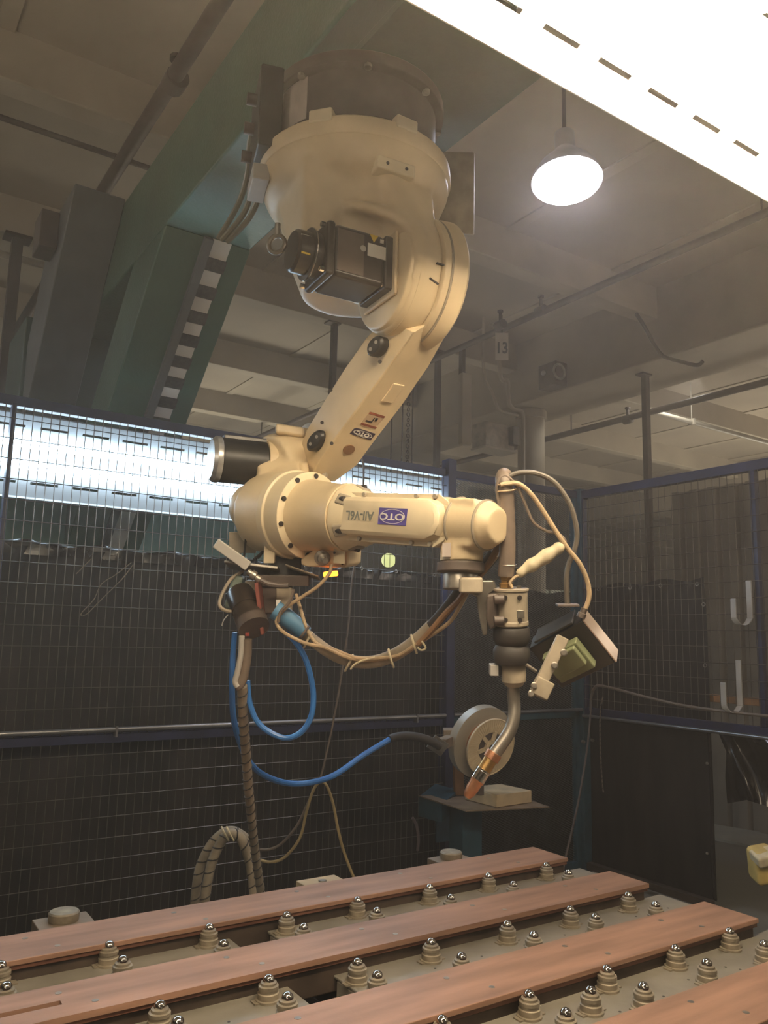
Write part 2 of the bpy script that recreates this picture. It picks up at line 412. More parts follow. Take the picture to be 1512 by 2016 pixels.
# draped sheet right of the curtain
ds = MB()
g = []
pts = [[(1408,1428),(1430,1480),(1428,1530),(1432,1582)],[(1440,1430),(1450,1470),(1468,1530),(1470,1575)],[(1475,1434),(1490,1460),(1505,1520),(1512,1588)],[(1560,1440),(1560,1480),(1560,1530),(1560,1600)]]
N1 = 24
for i in range(N1+1):
    u = i/N1*3; i0 = min(int(u), 2); fu = u-i0; row = []
    for j in range(N1+1):
        v = j/N1*3; j0 = min(int(v), 2); fv = v-j0
        def P(a, b): return Vector((*pts[a][b], 0))
        q = (P(i0,j0)*(1-fu)+P(i0+1,j0)*fu)*(1-fv)+(P(i0,j0+1)*(1-fu)+P(i0+1,j0+1)*fu)*fv
        w_ = at(q.x, q.y, x=FX+.10+.03*math.sin(i*.42-j*.26)+.012*math.sin(i*.9-j*.2+1))
        row.append(w_)
    g.append(row)
for k in (0, .004):
    b0 = len(ds.v)
    for row in g:
        for w_ in row: ds.v.append((w_.x+k, w_.y, w_.z))
    for i in range(N1):
        for j in range(N1):
            q = b0+i*(N1+1)+j; ds.f.append((q, q+1, q+N1+2, q+N1+1)); ds.m.append(0)
tag(ds.build('plastic_sheet', VINYL, None, ang=80), 'shiny black plastic sheet draped in folds at the far right below the rail', 'sheet')
# J hooks on right fence
def jhook(p0, p1, w, label):
    a, b = at(*p0, x=FX-.05), at(*p1, x=FX-.05)
    t = thing('cable_hook', label, 'hook', (a.x, a.y, b.z))
    yc = a.y; h = w/2
    MB().bb(FX-.062, FX-.052, yc-h, yc+h, b.z+.03, a.z).build('back_plate', HOOK, t, .003)
    m = MB(); n = 9; rs = []
    for k in range(n+1):
        an = math.pi*k/n; y_ = yc+.05*0; 
        cx_, cz_ = FX-.062-.035*(1-math.cos(an)), b.z+.03-.04*math.sin(an)
        rs.append([(cx_-.004, yc-h+k*.006, cz_), (cx_+.004, yc-h+k*.006, cz_), (cx_+.004, yc+h+k*.006, cz_), (cx_-.004, yc+h+k*.006, cz_)])
    m.quadstrip(rs).build('curved_lip', HOOK, t, .001)
    MB().bb(FX-.136, FX-.128, yc-h+.054, yc+h+.054, b.z+.03, b.z+.03+(a.z-b.z)*.45).build('front_plate', HOOK, t, .003)
    return t
jhook((1475,1143),(1475,1228), .035, 'upper light grey J shaped cable hook on the right fence')
jhook((1455,1300),(1455,1400), .035, 'lower light grey J shaped cable hook on the right fence above the rail')
a, b = at(1308,1366,x=FX+.1), at(1560,1388,x=FX+.1)
tag(MB().box((a+b)/2, ((b-a).length, .03, .045), (norm(b-a), Vector((1,0,0)), norm((b-a).cross(Vector((1,0,0)))))).build('wood_batten', WOODB, None, .003), 'long thin brown batten lying level behind the lower grey hook', 'batten')
# ================================================================ BEYOND THE CAGE
# ribbed sheet wall on the right
rb = MB(); y = 4.84; prof = []
while y > .6:
    for dy, dx in ((0,0),(.02,-.045),(.10,-.045),(.12,0),(.19,0)):
        prof.append((6.6+dx, y-dy))
    y -= .19+.0001
base = [(x_, y_, 0) for x_, y_ in prof]; back = [(6.66, prof[-1][1], 0), (6.66, 4.84, 0)]
ring = base+back
rb.quadstrip([[Vector((a_, b_, 0.0)) for a_, b_, _ in ring], [Vector((a_, b_, 2.99)) for a_, b_, _ in ring]])
tag(rb.build('ribbed_partition', RIB, None), 'tall grey partition of vertical ribbed sheet seen through the right fence', 'partition')
q = [at(1402,1622,z=.02), at(1560,1648,z=.02), at(1560,1680,z=.02), at(1402,1645,z=.02)]
d_ = q[1]-q[0]; q[0] -= d_*1.2; q[3] -= d_*1.2
struct(MB().prism([(v.x, v.y, 0.001) for v in q], (0,0,.02)).build('trim_1', PALE))
# low wall seen above the curtain behind the centre
m = MB(); 
for k in range(22):
    x = 4.7+k*.22; m.bb(x, x+.20, 7.4+(k%2)*.02, 7.46+(k%2)*.02, 0, 2.22)
pp = thing('panel_wall', 'pale grey green panelled wall far behind the fence above the curtain', 'partition', (7, 7.4, 0))
m0 = MB().bb(4.1, 4.30, 7.4, 7.45, 0, 2.20).build('panel', mat('pale_green_panel', (.55,.60,.50), .5, var=.08), pp, .006)
for k in range(1, 24): copyof(m0, pp, (k*.215, (k%2)*.012, 0))
gl = at(765, 1103, y=6.9)
gt = thing('reflection_globe', 'small dim yellow green glowing globe imitating a light reflection far behind the fence', 'lamp', gl)
MB().sphere(gl, .075, 20).build('globe', GLOBE, gt)  # glowing ball added in place of a round light reflection
MB().cyl(gl+Vector((0,0,.07)), (gl.x, gl.y, 4.908), .008, n=8).build('cord', RUST, gt)
# pipes under ceiling
def pipe(p0, p1, r, m, label, coup=()):
    t = thing('ceiling_pipe', label, 'pipe', p0); p0 = Vector(p0); p1 = Vector(p1)
    MB().cyl(p0, p1, r, n=14).build('tube', m, t)
    d = norm(p1-p0)
    for c in coup:
        c = Vector(c); MB().cyl(c-d*.05, c+d*.05, r*1.45, n=14).build('coupling', m, t, .004)
        MB().cyl(c, c+Vector((0,0,.13)), r*.5, n=10).build('sprinkler_stem', m, t)
        MB().cyl(c+Vector((0,0,.12)), c+Vector((0,0,.14)), r*.9, n=10).build('sprinkler_head', m, t)
    for yy in (2.79, 6.65, 10.5):
        if abs(d.y) > .9: MB().cyl((p0.x, yy, p0.z), (p0.x, yy, 4.6), .008, n=8).build('hanger_rod', m, t)
    return t
pipe((1.165,-8,4.4), (1.165,14,4.4), .042, RUST, 'thick dark pipe under the ceiling left of the green gantry', [at(345,160,z=4.4)])
pipe((4.85,-8,4.4), (4.85,16,4.4), .03, RUST, 'dark pipe under the ceiling behind the high bay lamp', [at(985,640,z=4.4), at(1065,612,z=4.4)])
pipe((7.15,-8,4.05), (7.15,16,4.05), .035, RUST, 'dark sprinkler pipe beyond the long girder on the right', [at(1236,826,x=7.15)])
def xpipe(y, z, x0, x1, r, m, label):
    t = thing('conduit', label, 'pipe', (x0, y, z)); MB().cyl((x0,y,z),(x1,y,z), r, n=12).build('tube', m, t)
    for x in (x0+.8, x0+3.2):
        MB().bb(x-.015, x+.015, y-r*1.6, y+r*1.6, z-r*1.2, z+r*1.3).build('strap', m, t)
        MB().cyl((x,y,z),(x,y,4.9), .006, n=6).build('hanger_rod', m, t)
xpipe(5.58, 4.1, 7.2, 12, .028, mat('pale_conduit',(.42,.38,.31),.5), 'pale conduit crossing level beyond the girder at right')
xpipe(4.95, 4.55, -3, 3.0, .018, RUST, 'thin dark conduit beside the upper left joist')
xpipe(6.82, 4.52, -3, 1.6, .03, mat('pale_conduit',(.42,.38,.31),.5), 'pale round conduit at the far left edge below the ceiling')
# drop posts
for (px, y0_, zt, zb, w_, lab) in ((655, 6.6, 4.6, 2.2, .055, 'dark square drop post seen behind the upper arm'), (862, 6.6, 4.6, 1.2, .055, 'dark square drop post between the arm and the grey panel box'), (1270, 5.0, 4.2, 1.6, .06, 'square drop post under the girder right of the round column')):
    x = at(px, 740, y=y0_).x
    t = thing('drop_post', lab, 'post', (x, y0_, zb))
    MB().bb(x-w_/2, x+w_/2, y0_-w_/2, y0_+w_/2, 0.0, zt-.02).build('square_tube', RUST, t, .004)
    MB().bb(x-.09, x+.05, y0_-.05, y0_+.05, zt-.02, zt-.001).build('top_plate', RUST, t, .003)
x = at(18, 600, y=6.7).x
t = thing('drop_post', 'dark vertical drop post at the far left edge', 'post', (x, 6.6, 0))
MB().bb(x-.04, x+.04, 6.56, 6.64, 0, 4.58).build('square_tube', RUST, t, .004); MB().bb(x-.1, x+.1, 6.52, 6.68, 4.58, 4.599).build('top_plate', RUST, t, .003)
# unit box beside the column
b0, b1 = at(905,735,y=6.3), at(938,882,y=6.3)
ub = thing('switch_box', 'grey cabinet with a tall side channel hung beside the round column', 'cabinet', (b0.x, 6.3, b1.z))
MB().bb(b0.x, b0.x+.12, 6.25, 6.31, b1.z, b0.z).build('side_channel', JOIST, ub, .004)
c0, c1 = at(944,832,y=6.3), at(1000,890,y=6.3)
MB().bb(c0.x, c1.x, 6.2, 6.42, c1.z, c0.z).build('cabinet_body', GRIME, ub, .006)
MB().bb(c0.x-.02, c1.x+.02, 6.18, 6.42, c1.z-.03, c1.z-.005).build('bottom_lip', JOIST, ub, .003)
MB().bb(c1.x-.09, c1.x-.0, 6.12, 6.195, c1.z+.04, c0.z-.02).build('terminal_strip', RAILM, ub, .004)
MB().bb(b0.x+.02, b0.x+.06, 6.28, 6.34, b0.z, 4.6).build('hanger', RUST, ub)
# conduits curling to the column
for pl, r, lab in (([(985,738),(999,750),(1000,775),(1003,795),(1012,806),(1028,812),(1030,850),(1030,960),(1031,1150)], .022, 'pale conduit bending down the left side of the round column'), ([(952,730),(968,770),(980,803),(992,812),(1020,818)], .016, 'thin conduit sloping from the ceiling to the round column')):
    tag(MB().tube([at(*pl[0], y=6.15).xy.to_3d()+Vector((0,0,4.90))]+[at(a_, b_, y=6.15) for a_, b_ in pl], r, 10).build('bent_conduit', JOIST), lab, 'pipe')
# drooping cable and speaker on the girder, sign 13
tag(MB().tube([at(a_, b_, x=5.87) for a_, b_ in ((1253,618),(1270,645),(1290,682),(1302,698),(1312,704),(1340,712),(1372,719),(1384,711))], .017, 10).build('bent_bar', RUST), 'dark bent rod hanging off the joist in front of the girder', 'rod')
sp = at(1090, 742, x=6.1)
st = thing('loudspeaker', 'small dark box speaker fixed on the girder face', 'speaker', sp)
MB().bb(6.0, 6.169, sp.y-.13, sp.y+.13, sp.z-.13, sp.z+.13).build('housing', DGREY, st, .01)
MB().sphere((5.99, sp.y+.04, sp.z+.03), .028, 16).build('indicator_dome', HOOK, st)
MB().torus((6.02, sp.y-.16, sp.z), (0,1,0), .08, .012).build('bracket', STEEL, st)
sg = at(988, 682, x=4.82)
s13 = thing('bay_sign', 'small hanging plate reading 13 under the ceiling pipe', 'sign', sg)
u_, n_ = norm(Vector((.83,-.557,0))), norm(Vector((-.556,-.83,0)))
PL = mat('sign_plate', (.46,.42,.35), .6, var=.06)
MB().box(sg, (.12, .004, .26), (u_, n_, Vector((0,0,1)))).build('plate', PL, s13)
MB().cyl(sg+Vector((0,0,.13)), sg+Vector((0,0,.30)), .006, n=6).build('hanger', RUST, s13)
text('13', .15, sg+n_*.004-Vector((0,0,.02)), u_, (0,0,1), BINK, s13, sx=.8)
# ducts beyond column
du = thing('air_duct', 'long pale rectangular duct running away behind the tall blue post', 'duct', (6, 9, 3.2))
DU = mat('pale_duct_paint', (.36,.33,.27), .5, var=.06)
MB().bb(5.5, 6.0, 7.2, 18, 3.05, 3.5).build('duct_body', DU, du, .02)
for k in range(6): MB().bb(5.47, 6.03, 7.6+k*1.6, 7.65+k*1.6, 3.02, 3.53).build('joint_flange', DU, du, .004)
for k in range(3): MB().cyl((5.75, 8+k*3, 3.5), (5.75, 8+k*3, 4.9), .01, n=6).build('hanger_rod', RUST, du)
ch = at(805, 760, y=5.3)
chm = MB()
for k in range(34):
    z_ = 2.3+k*.045; chm.torus((ch.x, ch.y, z_+.0), (1,0,0) if k%2 else (0,1,0), .016, .0045, 10, 5)
chm.cyl((ch.x,ch.y,3.8),(ch.x,ch.y,4.9),.004,n=6)
tag(chm.build('hanging_chain', RUST), 'thin dark chain hanging behind the arm down to the far light', 'chain')
# ================================================================ GANTRY
ga = thing('green_gantry', 'heavy green painted steel gantry with slanting braces that carries the robot', 'gantry', (1.25, 4.7, 0))
bx0, bx1 = 1.097, 1.533
zb = 3.45; zt = 3.92
MB().bb(bx0, bx1, .3, 5.6, zb, zt).build('box_beam', GREEN, ga, .012)
# slanting braces
def brace(x0, x1, y0_, z0_, y1_, z1_, th, m, name):
    d = norm(Vector((0, y1_-y0_, z1_-z0_))); n = Vector((0, -d.z, d.y))*-1
    if n.y < 0: n = -n
    A0 = Vector((x0,y0_,z0_)); 
    ring0 = [Vector((x0,y0_,z0_)), Vector((x1,y0_,z0_)), Vector((x1,y0_,z0_))+Vector((0,th,0)), Vector((x0,y0_,z0_))+Vector((0,th,0))]
    dd = Vector((0, y1_-y0_, z1_-z0_)); ring1 = [v+dd for v in ring0]
    return MB().quadstrip([ring0, ring1]).build(name, m, ga, .008)
zr = zb-.001
p0 = at(325,443,z=zb); pe = at(497,490,z=zb)
yb = (p0.y+pe.y)/2
sl = at(283,821,x=at(394,474,z=zb).x)           # a point further down the strip
top = at(394,474,z=zb); top.y = yb
dy, dz = sl.y-top.y, sl.z-top.z
k = 2.2
brace(bx0, bx1, yb, zr, yb+dy*k, zr+dz*k, .5, GREEN, 'front_brace')
# striped strip on the brace face
bn = norm(Vector((0, dz, -dy)));
if bn.y > 0: bn = -bn
bd = norm(Vector((0, dy, dz))); Xv = Vector((1,0,0))
xs0, xs1 = at(394,474,z=zb).x, at(449,487,z=zb).x
cst = Vector(((xs0+xs1)/2, top.y, zb))
def onb(t, x=0, h=.006): return cst+bd*t+Xv*x+bn*h
wst = xs1-xs0
STRP = MB().box(onb(1.2, 0, .004), (wst, 2.4, .008), (Xv, bd, bn)).build('white_strip', WHITE, ga, .002)
MB().box(onb(1.2, -wst/2+.02, .014), (.045, 2.4, .028), (Xv, bd, bn)).build('channel_lip', GREYP, ga, .003)
ys0 = [ (418,527),(398,577),(381,628),(365,673),(350,716),(336,757),(322,795),(308,835)]
GRAT = mat('dark_grille', (.05,.045,.042), .6, var=.3, scale=60)
for (px, py) in ys0:
    w_ = at(px, py, x=(xs0+xs1)/2); t_ = (w_-cst).dot(bd)
    MB().box(onb(t_, .025, .010), (wst*.74, .068, .006), (Xv, bd, bn)).build('dark_plate', GRAT, STRP, .001)
# left grey-sided brace
q0 = at(148,360,z=zt); q1 = at(245,388,z=zt); x0_ = q0.x
e1 = at(58,776,x=x0_)
sy, sz = e1.y-q0.y, e1.z-q0.z
kk = 1.6
MB().quadstrip([[Vector((x0_,q0.y,zt)),Vector((bx0-.002,q0.y,zt)),Vector((bx0-.002,q0.y+.55,zt)),Vector((x0_,q0.y+.55,zt))],
                [Vector((x0_,q0.y+sy*kk,zt+sz*kk)),Vector((bx0-.002,q0.y+sy*kk,zt+sz*kk)),Vector((bx0-.002,q0.y+sy*kk+.55,zt+sz*kk)),Vector((x0_,q0.y+sy*kk+.55,zt+sz*kk))]]).build('side_brace', GREYP, ga, .008)
MB().bb(x0_-.10, x0_-.002, q0.y+.32, q0.y+.52, zt-.25, zt-.03).build('small_box', DGREY, ga, .006)
# column of the gantry
MB().bb(.80, 1.86, 5.3, 5.9, 0, 3.5).build('column', GREEND, ga, .01)
MB().bb(-.6, 3.0, 5.10, 5.29, 0, 2.50).build('side_cabinet', mat('sea_green_cabinet',(.12,.26,.22),.45), ga, .01)
# ================================================================ ROBOT
ang = math.radians(-5)
A = Vector((math.cos(ang), math.sin(ang), 0)); Pd = Vector((-math.sin(ang), math.cos(ang), 0)); Z = Vector((0,0,1))
Mo = at(632, 508, d=2.246)
def W(s, p=0, z=0): return Mo+A*s+Pd*p+Z*z
J1 = W(.18, .17, 0)
rob = thing('welding_robot', 'cream industrial welding robot arm hanging upside down from the green gantry', 'robot', (J1.x, J1.y, zb))
def J(z): return Vector((J1.x, J1.y, Mo.z+z))
hb = .655
zm = Mo.z+.655
MB().bb(bx0+.0, J1.x+.40, J1.y-.44, J1.y+.34, zm, zm+.03).build('mount_plate', GREEND, rob, .004)
MB().bb(bx0+.01, bx1-.01, J1.y-.40, J1.y+.30, zm+.031, zb-.001).build('spacer_block', GREEND, rob, .004)
MB().lathe(J(.36), Z, [(0,.235),(.05,.245),(.10,.25),(hb-.36-.08,.25),(hb-.36-.075,.275),(hb-.36-.036,.275)], 48).build('base', DGREY, rob, .004)
for a_ in range(8):
    an = a_*math.pi/4+.35
    MB().cyl(J(hb-.085)+Vector((.262*math.cos(an), .262*math.sin(an), 0)), J(hb-.055)+Vector((.262*math.cos(an), .262*math.sin(an), 0)), .012, n=8).build('bolt', STEEL, rob)
# connector panel at the left of the base
vl = norm(Vector((-.95,.3,0)))
sd = norm(Z.cross(vl))
MB().box(J(.50)+vl*.285, (.07,.22,.26), (vl, sd, Z)).build('connector_panel', BLACK, rob, .006)
for k in range(3):
    c = J(.42+.07*k)+vl*.32+sd*(-.05+.04*k); MB().cyl(c, c+vl*.03, .018, n=14).build('connector', DGREY, rob)
MB().box(J(.33)+vl*.30+Vector((0,0,-.02)), (.05,.14,.05), (vl, sd, Z)).build('terminal_box', HOOK, rob, .004)
# label on the base, wrapped round its left side
def wraplabel(c, r, a0, a1, z0, z1, m, name, off=.0015):
    mb = MB(); n = 10; rs = []
    for i in range(n+1):
        a_ = a0+(a1-a0)*i/n; e = Vector((math.cos(a_), math.sin(a_), 0))
        rs.append([c+e*(r+off)+Z*z0, c+e*(r+off+.001)+Z*z0, c+e*(r+off+.001)+Z*z1, c+e*(r+off)+Z*z1])
    return mb.quadstrip(rs).build(name, m, rob)
al = math.atan2(-J1.y+CAM.y, -J1.x+CAM.x)       # direction base -> camera
LBL = mat('dusty_pale_label', (.42,.36,.32), .5, var=.1, scale=20)
wraplabel(Vector((J1.x,J1.y,Mo.z)), .25, al-.95-.28, al-.62, .44, .60, LBL, 'warning_label')
# turret casting
tm = MB()
tm.lathe(J(.22), Z, [(0,.20),(.05,.27),(.11,.295),(.15,.29),(.19,.272),(.20,.262)], 48)
tm.lathe(J(-.02), Z, [(0,.15),(.10,.19),(.26,.235)], 32)
hp = W(.27, 0, 0)                                # J2 housing
tm.cyl(W(.205), W(.295), .168, .178, n=40)
tm.quadstrip([[W(.04,.30,.25),W(.32,.33,.25),W(.36,-.02,.25),W(.14,-.10,.25)], [W(.20,.17,0),W(.285,.17,0),W(.285,-.16,0),W(.21,-.14,.05)]])
tm.quadstrip([[W(.14,-.09,.30),W(.33,-.05,.30),W(.33,.25,.30),W(.14,.25,.30)], [W(.21,-.145,.09),W(.29,-.155,.06),W(.29,.15,.0),W(.21,.15,.0)]])
tm.quadstrip([[W(-.06,.00,.28),W(.06,-.05,.28),W(.10,.2,.28),W(-.06,.22,.28)], [W(-.03,.07,.03),W(.03,.04,.03),W(.05,.16,.03),W(-.03,.16,.03)]])   # left lobe
hr = []
for i in range(15):
    a_ = math.radians(-8+i*10.5); e = -Pd*math.cos(a_)+Z*math.sin(a_); so = (.205,.205,.203,.198,.186,.160,.122,.085,.06,.05,.045,.045,.045,.045,.045)[i]
    hr.append([W(so)+e*.150, W(.24)+e*.144, W(.24)+e*.182, W(so+.02)+e*.182, W(so)+e*.174])
tm.quadstrip(hr)
TUR = tm.build('turret', CREAM, rob, remesh=(.009, 9))
tr = MB().lathe(J(.345), Z, [(0,.293),(.012,.300),(.05,.298),(.06,.285)], 56).build('turret_rim', CREAM, rob, .003)
e_ = W(.02,-.10,.0)
for an in (-.35, .5):
    dirn = norm(Vector((math.cos(al+an), math.sin(al+an), 0)))
    MB().box(J(.40)+dirn*.285, (.035,.07,.04), (dirn, norm(Z.cross(dirn)), Z)).build('stop_block', CREAMW, rob, .006)
bl = J(.27)+norm(Vector((math.cos(al+.42), math.sin(al+.42), 0)))*.262
bdn = norm(Vector((math.cos(al+.42), math.sin(al+.42), 0)))
blk = MB().box(bl, (.05,.12,.04), (bdn, norm(Z.cross(bdn)), Z)).build('mounting_boss', CREAMW, rob, .006)
for s_ in (-.03,.03): MB().cyl(bl+bdn*.024+norm(Z.cross(bdn))*s_, bl+bdn*.027+norm(Z.cross(bdn))*s_, .005, n=8).build('tapped_hole', BINK, rob)
# eye bolt
eb = at(545, 481, d=2.2)
MB().torus(eb, V(.3,.1,1), .024, .0065).build('eye_bolt', STEEL, rob)
MB().cyl(eb+Z*.022, eb+Z*.06, .008, n=10).build('eye_bolt_shank', STEEL, rob)
# lifting plate behind right side of the turret
pb = at(885, 380, d=2.75)
MB().box(pb, (.02,.17,.30), (norm(V(.2,0,1)), norm(V(1,.1,-.2)), Z)).build('stop_bracket', GRIME, rob, .006)
MB().cyl(at(868,352,d=2.70), at(868,352,d=2.62), .028, n=20).build('rubber_stop', DGREY, rob, .004)
MB().cyl(at(826,255,d=2.6), at(828,300,d=2.6), .009, n=10).build('guide_rod', STEEL, rob)
# J2 housing face ring + motor
MB().lathe(W(.195), A, [(0,.150),(.003,.158),(.028,.168),(.034,.172)], 48).build('motor_flange', CREAM, rob, .003)
AX = (A, Pd, Z)
mf = MB().box(W(.085), (.155,.150,.150), AX).build('joint_motor', MOTOR, rob, .014, seg=2)
MB().box(W(.176), (.030,.158,.158), AX).build('motor_mount', MOTOR, mf, .006)
MB().box(W(.190), (.012,.19,.19), AX).build('motor_gasket_plate', CREAM, rob, .02)
MB().box(W(-.004), (.026,.156,.156), AX).build('motor_end_bell', MOTOR, rob, .01)
ECAP = MB().lathe(W(-.017), -A, [(0,.062),(.018,.064),(.02,.072),(.027,.072),(.028,.060),(.065,.059),(.072,.052)], 32).build('encoder_cap', MOTOR, rob)
MB().torus(W(-.04), A, .071, .0025, 40, 6).build('cap_ring', CHROME, ECAP)
for sp_ in (-1,1):
    for sz_ in (-1,1):
        for s_ in (.168, -.02):
            MB().cyl(W(s_-.012, sp_*.064, sz_*.064), W(s_+.0, sp_*.064, sz_*.064), .0075, n=8).build('screw', CHROME, mf)
fp = -.0757
MB().box(W(.135, fp-.0005, .022), (.058,.0015,.038), AX).build('rating_label', WHITE, mf)
MB().prism([W(.112,fp-.0008,.068), W(.138,fp-.0008,.068), W(.125,fp-.0008,.046)], Pd*.001).build('warning_triangle', YELL, mf)
MB().box(W(.150, fp-.0005, .056), (.011,.0015,.011), AX).build('small_label', WHITE, mf)
MB().cyl(W(.092, fp+.0002, .020), W(.092, fp-.0016, .020), .009, n=16).build('round_sticker', HOOK, mf)
MB().box(W(.055, fp-.0001, .0), (.08,.0006,.12), AX).build('motor_sleeve', mat('brown_grey_foil',(.13,.10,.08),.35,.4), rob)
MB().box(W(-.068, -.053, .015), (.030,.0015,.022), AX).build('cap_label', WHITE, ECAP)
MB().box(W(-.068, -.0535, -.018), (.026,.0015,.022), AX).build('cap_warning_label', YELL, ECAP)
# hub at far side of J2
HUB = MB().lathe(W(.290), A, [(0,.178),(.004,.186),(.020,.188),(.027,.182),(.035,.188),(.075,.192),(.088,.178)], 56).build('upper_arm_hub', CREAM, rob, .002)
MB().torus(W(.318), A, .184, .0035, 56, 6).build('hub_seal', GRIME, HUB)
for k in range(7):
    an = math.radians(60+k*22); e = (Pd*-math.cos(an)+Z*math.sin(an))
    MB().cyl(W(.30)+e*.187, W(.30)+e*.190, .005, n=8).build('hub_screw', BINK, HUB)
MB().box(W(.285,-.178,-.02), (.035,.005,.0045), AX).build('index_mark', BINK, rob)
MB().tube([W(.255,-.162,-.060),W(.27,-.162,-.066),W(.285,-.160,-.070)], .003, 6).build('scratch_mark', BINK, rob)
# ---- upper arm (box beam with oval flanks): from hub down and away
T0 = at(790, 655, d=2.40); T1 = at(640, 895, d=2.72)
ud = norm(T1-T0)
def ring_px(quad, ds): return [at(x_, y_, d=d_) for (x_, y_), d_ in zip(quad, ds)]
ua = MB()
# rings: (left edge, ridge(front), right edge, back) back-projected at real depths down the arm
sec = [ ((762,630),(815,655),(900,600),(812,560), 2.38,2.27,2.34,2.50),
        ((718,668),(788,692),(884,652),(800,625), 2.44,2.33,2.39,2.56),
        ((676,728),(740,758),(845,722),(760,700), 2.53,2.42,2.47,2.66),
        ((640,785),(697,814),(794,797),(710,780), 2.61,2.50,2.55,2.74),
        ((604,844),(652,874),(742,864),(665,850), 2.69,2.58,2.62,2.82),
        ((586,892),(624,917),(704,916),(650,890), 2.75,2.64,2.68,2.88),
        ((596,940),(617,950),(660,948),(630,930), 2.80,2.70,2.72,2.88)]
rings = []
for s_ in sec:
    P4 = [at(*s_[i], d=s_[4+i]) for i in range(4)]
    r_ = []
    for i in range(4):
        a_, b_ = P4[i], P4[(i+1)%4]
        for t_ in (.03,.5,.97): r_.append(a_.lerp(b_, t_))
    rings.append(r_)
ua.quadstrip(rings).build('upper_arm', CREAM, rob, .006, seg=3, ang=50)
def onface(px, py, dn): return at(px, py, d=dn)
# arm marks: lie on the front-right face between ridge and right edge
def facept(u, v):
    """v along the arm 0..1 over sections 1..5, u across the front right face"""
    k_ = 1+v*4; i_ = min(int(k_), 4); f_ = k_-i_
    a_ = rings[i_][3].lerp(rings[i_+1][3], f_); b_ = rings[i_][5].lerp(rings[i_+1][5], f_); return a_.lerp(b_, u)
def facefr(u, v):
    c = facept(u, v); ax_ = norm(facept(u, v+.05)-facept(u, v-.05)); cr = norm(facept(u+.1, v)-facept(u-.1, v)); cr = norm(cr-ax_*cr.dot(ax_))
    n = norm(ax_.cross(cr)); 
    if n.dot(CAM-c) < 0: n = -n
    return c, ax_, cr, n
c, ax_, cr, n = facefr(.56, .69)
BRB = MB().box(c+n*.0012, (.030,.085,.0024), (ax_, cr, n)).build('small_badge', mat('dark_violet_badge',(.035,.022,.05),.4), rob, .004)
el = MB(); R_ = []
for i in range(24):
    a0 = 2*math.pi*i/24
    R_.append([c+n*.0028+cr*(math.cos(a0)*k1)+ax_*(math.sin(a0)*k1*.30) for k1 in (.034,.037)])
R_.append(R_[0])
el.quadstrip([[r[0],r[1],r[1]+n*.0006,r[0]+n*.0006] for r in R_], cap=False).build('badge_ring', WHITE, BRB)
text('OTC', .019, c+n*.003, -cr, ax_, WHITE, BRB, sx=1.3)
c, ax_, cr, n = facefr(.55, .585)
CLB = MB().box(c+n*.001, (.052,.062,.002), (ax_, cr, n)).build('caution_label', mat('orange_cream_label',(.55,.40,.26),.5), rob, .002)
for k_ in (-.024, .024): MB().box(c+n*.0024+ax_*k_, (.008,.062,.001), (ax_, cr, n)).build('label_line', REDL, CLB)
MB().box(c+n*.0024-ax_*.0, (.022,.004,.001), (ax_, cr, n)).build('label_figure', BINK, CLB)
MB().box(c+n*.0024+ax_*.008-cr*.012, (.006,.022,.001), (ax_, cr, n)).build('label_figure', BINK, CLB)
MB().box(c+n*.0024-ax_*.006+cr*.010, (.014,.008,.001), (ax_, cr, n)).build('label_figure', BINK, CLB)
c, ax_, cr, n = facefr(.55, .38)
MB().box(c+n*.002, (.075,.045,.006), (ax_, cr, n)).build('raised_pad', CREAM, rob, .004)
c, ax_, cr, n = facefr(.5, .83)
MB().cyl(c, c+n*.004, .020, n=20).build('round_plug', mat('brown_plug',(.22,.12,.06),.5), rob)
# black oval plugs on the left flank
def plug(px, py, d_, rx, rz):
    c = at(px, py, d=d_); u1 = norm(ud); nn = norm(norm(CAM-c)*.6-A*.8); u1 = norm(u1-nn*u1.dot(nn)); v1 = nn.cross(u1)
    m = MB(); rs = []
    for h, f_ in ((-.02,1),(.008,1),(.016,.8),(.018,.4)):
        rs.append([c+nn*h+u1*(math.cos(2*math.pi*i/20)*rz*f_)+v1*(math.sin(2*math.pi*i/20)*rx*f_) for i in range(20)])
    bmp_ = m.quadstrip(rs).build('rubber_bumper', BLACK, rob)
    for q_ in (-.4,.4): MB().cyl(c+nn*.010+u1*rz*q_, c+nn*.019+u1*rz*q_, .006, n=8).build('bumper_screw', STEEL, bmp_)
plug(742, 682, 2.36, .024, .034)
plug(624, 868, 2.625, .026, .042)
for px, py, dd in ((748,712,2.375),(651,768,2.52),(634,832,2.56),(653,873,2.56)):
    MB().cyl(at(px,py,d=dd), at(px,py,d=dd-.012), .006, n=8).build('cover_screw', BINK, rob)
# ---- elbow casting
Ec = at(562, 945, d=2.80)
F0 = at(560, 1012, d=2.62); F1 = at(925, 1032, d=2.10); Fd = norm(F1-F0); FL = (F1-F0).length
def Fp(t): return F0+Fd*t
Ns = norm(Fd.cross(Z)); 
if Ns.dot(CAM-F0) < 0: Ns = -Ns
Us = norm(Ns.cross(Fd)); 
if Us.z < 0: Us = -Us
def tpx(px):
    lo, hi = -.5, 1.2
    for _ in range(40):
        m_ = (lo+hi)/2
        if proj(Fp(m_))[0] < px: lo = m_
        else: hi = m_
    return lo
em = MB()
em.cyl(at(535,925,d=2.76), at(608,912,d=2.86), .120, .130, n=40)
em.cyl(at(505,1000,d=2.70), at(590,1000,d=2.72), .115, .165, n=40)
em.cyl(at(500,960,d=2.74), at(590,955,d=2.80), .10, .14, n=40)
em.sphere(at(500,1000,d=2.70), .085)
em.cyl(Fp(tpx(520)), Fp(tpx(585)), .130, .142, n=40)
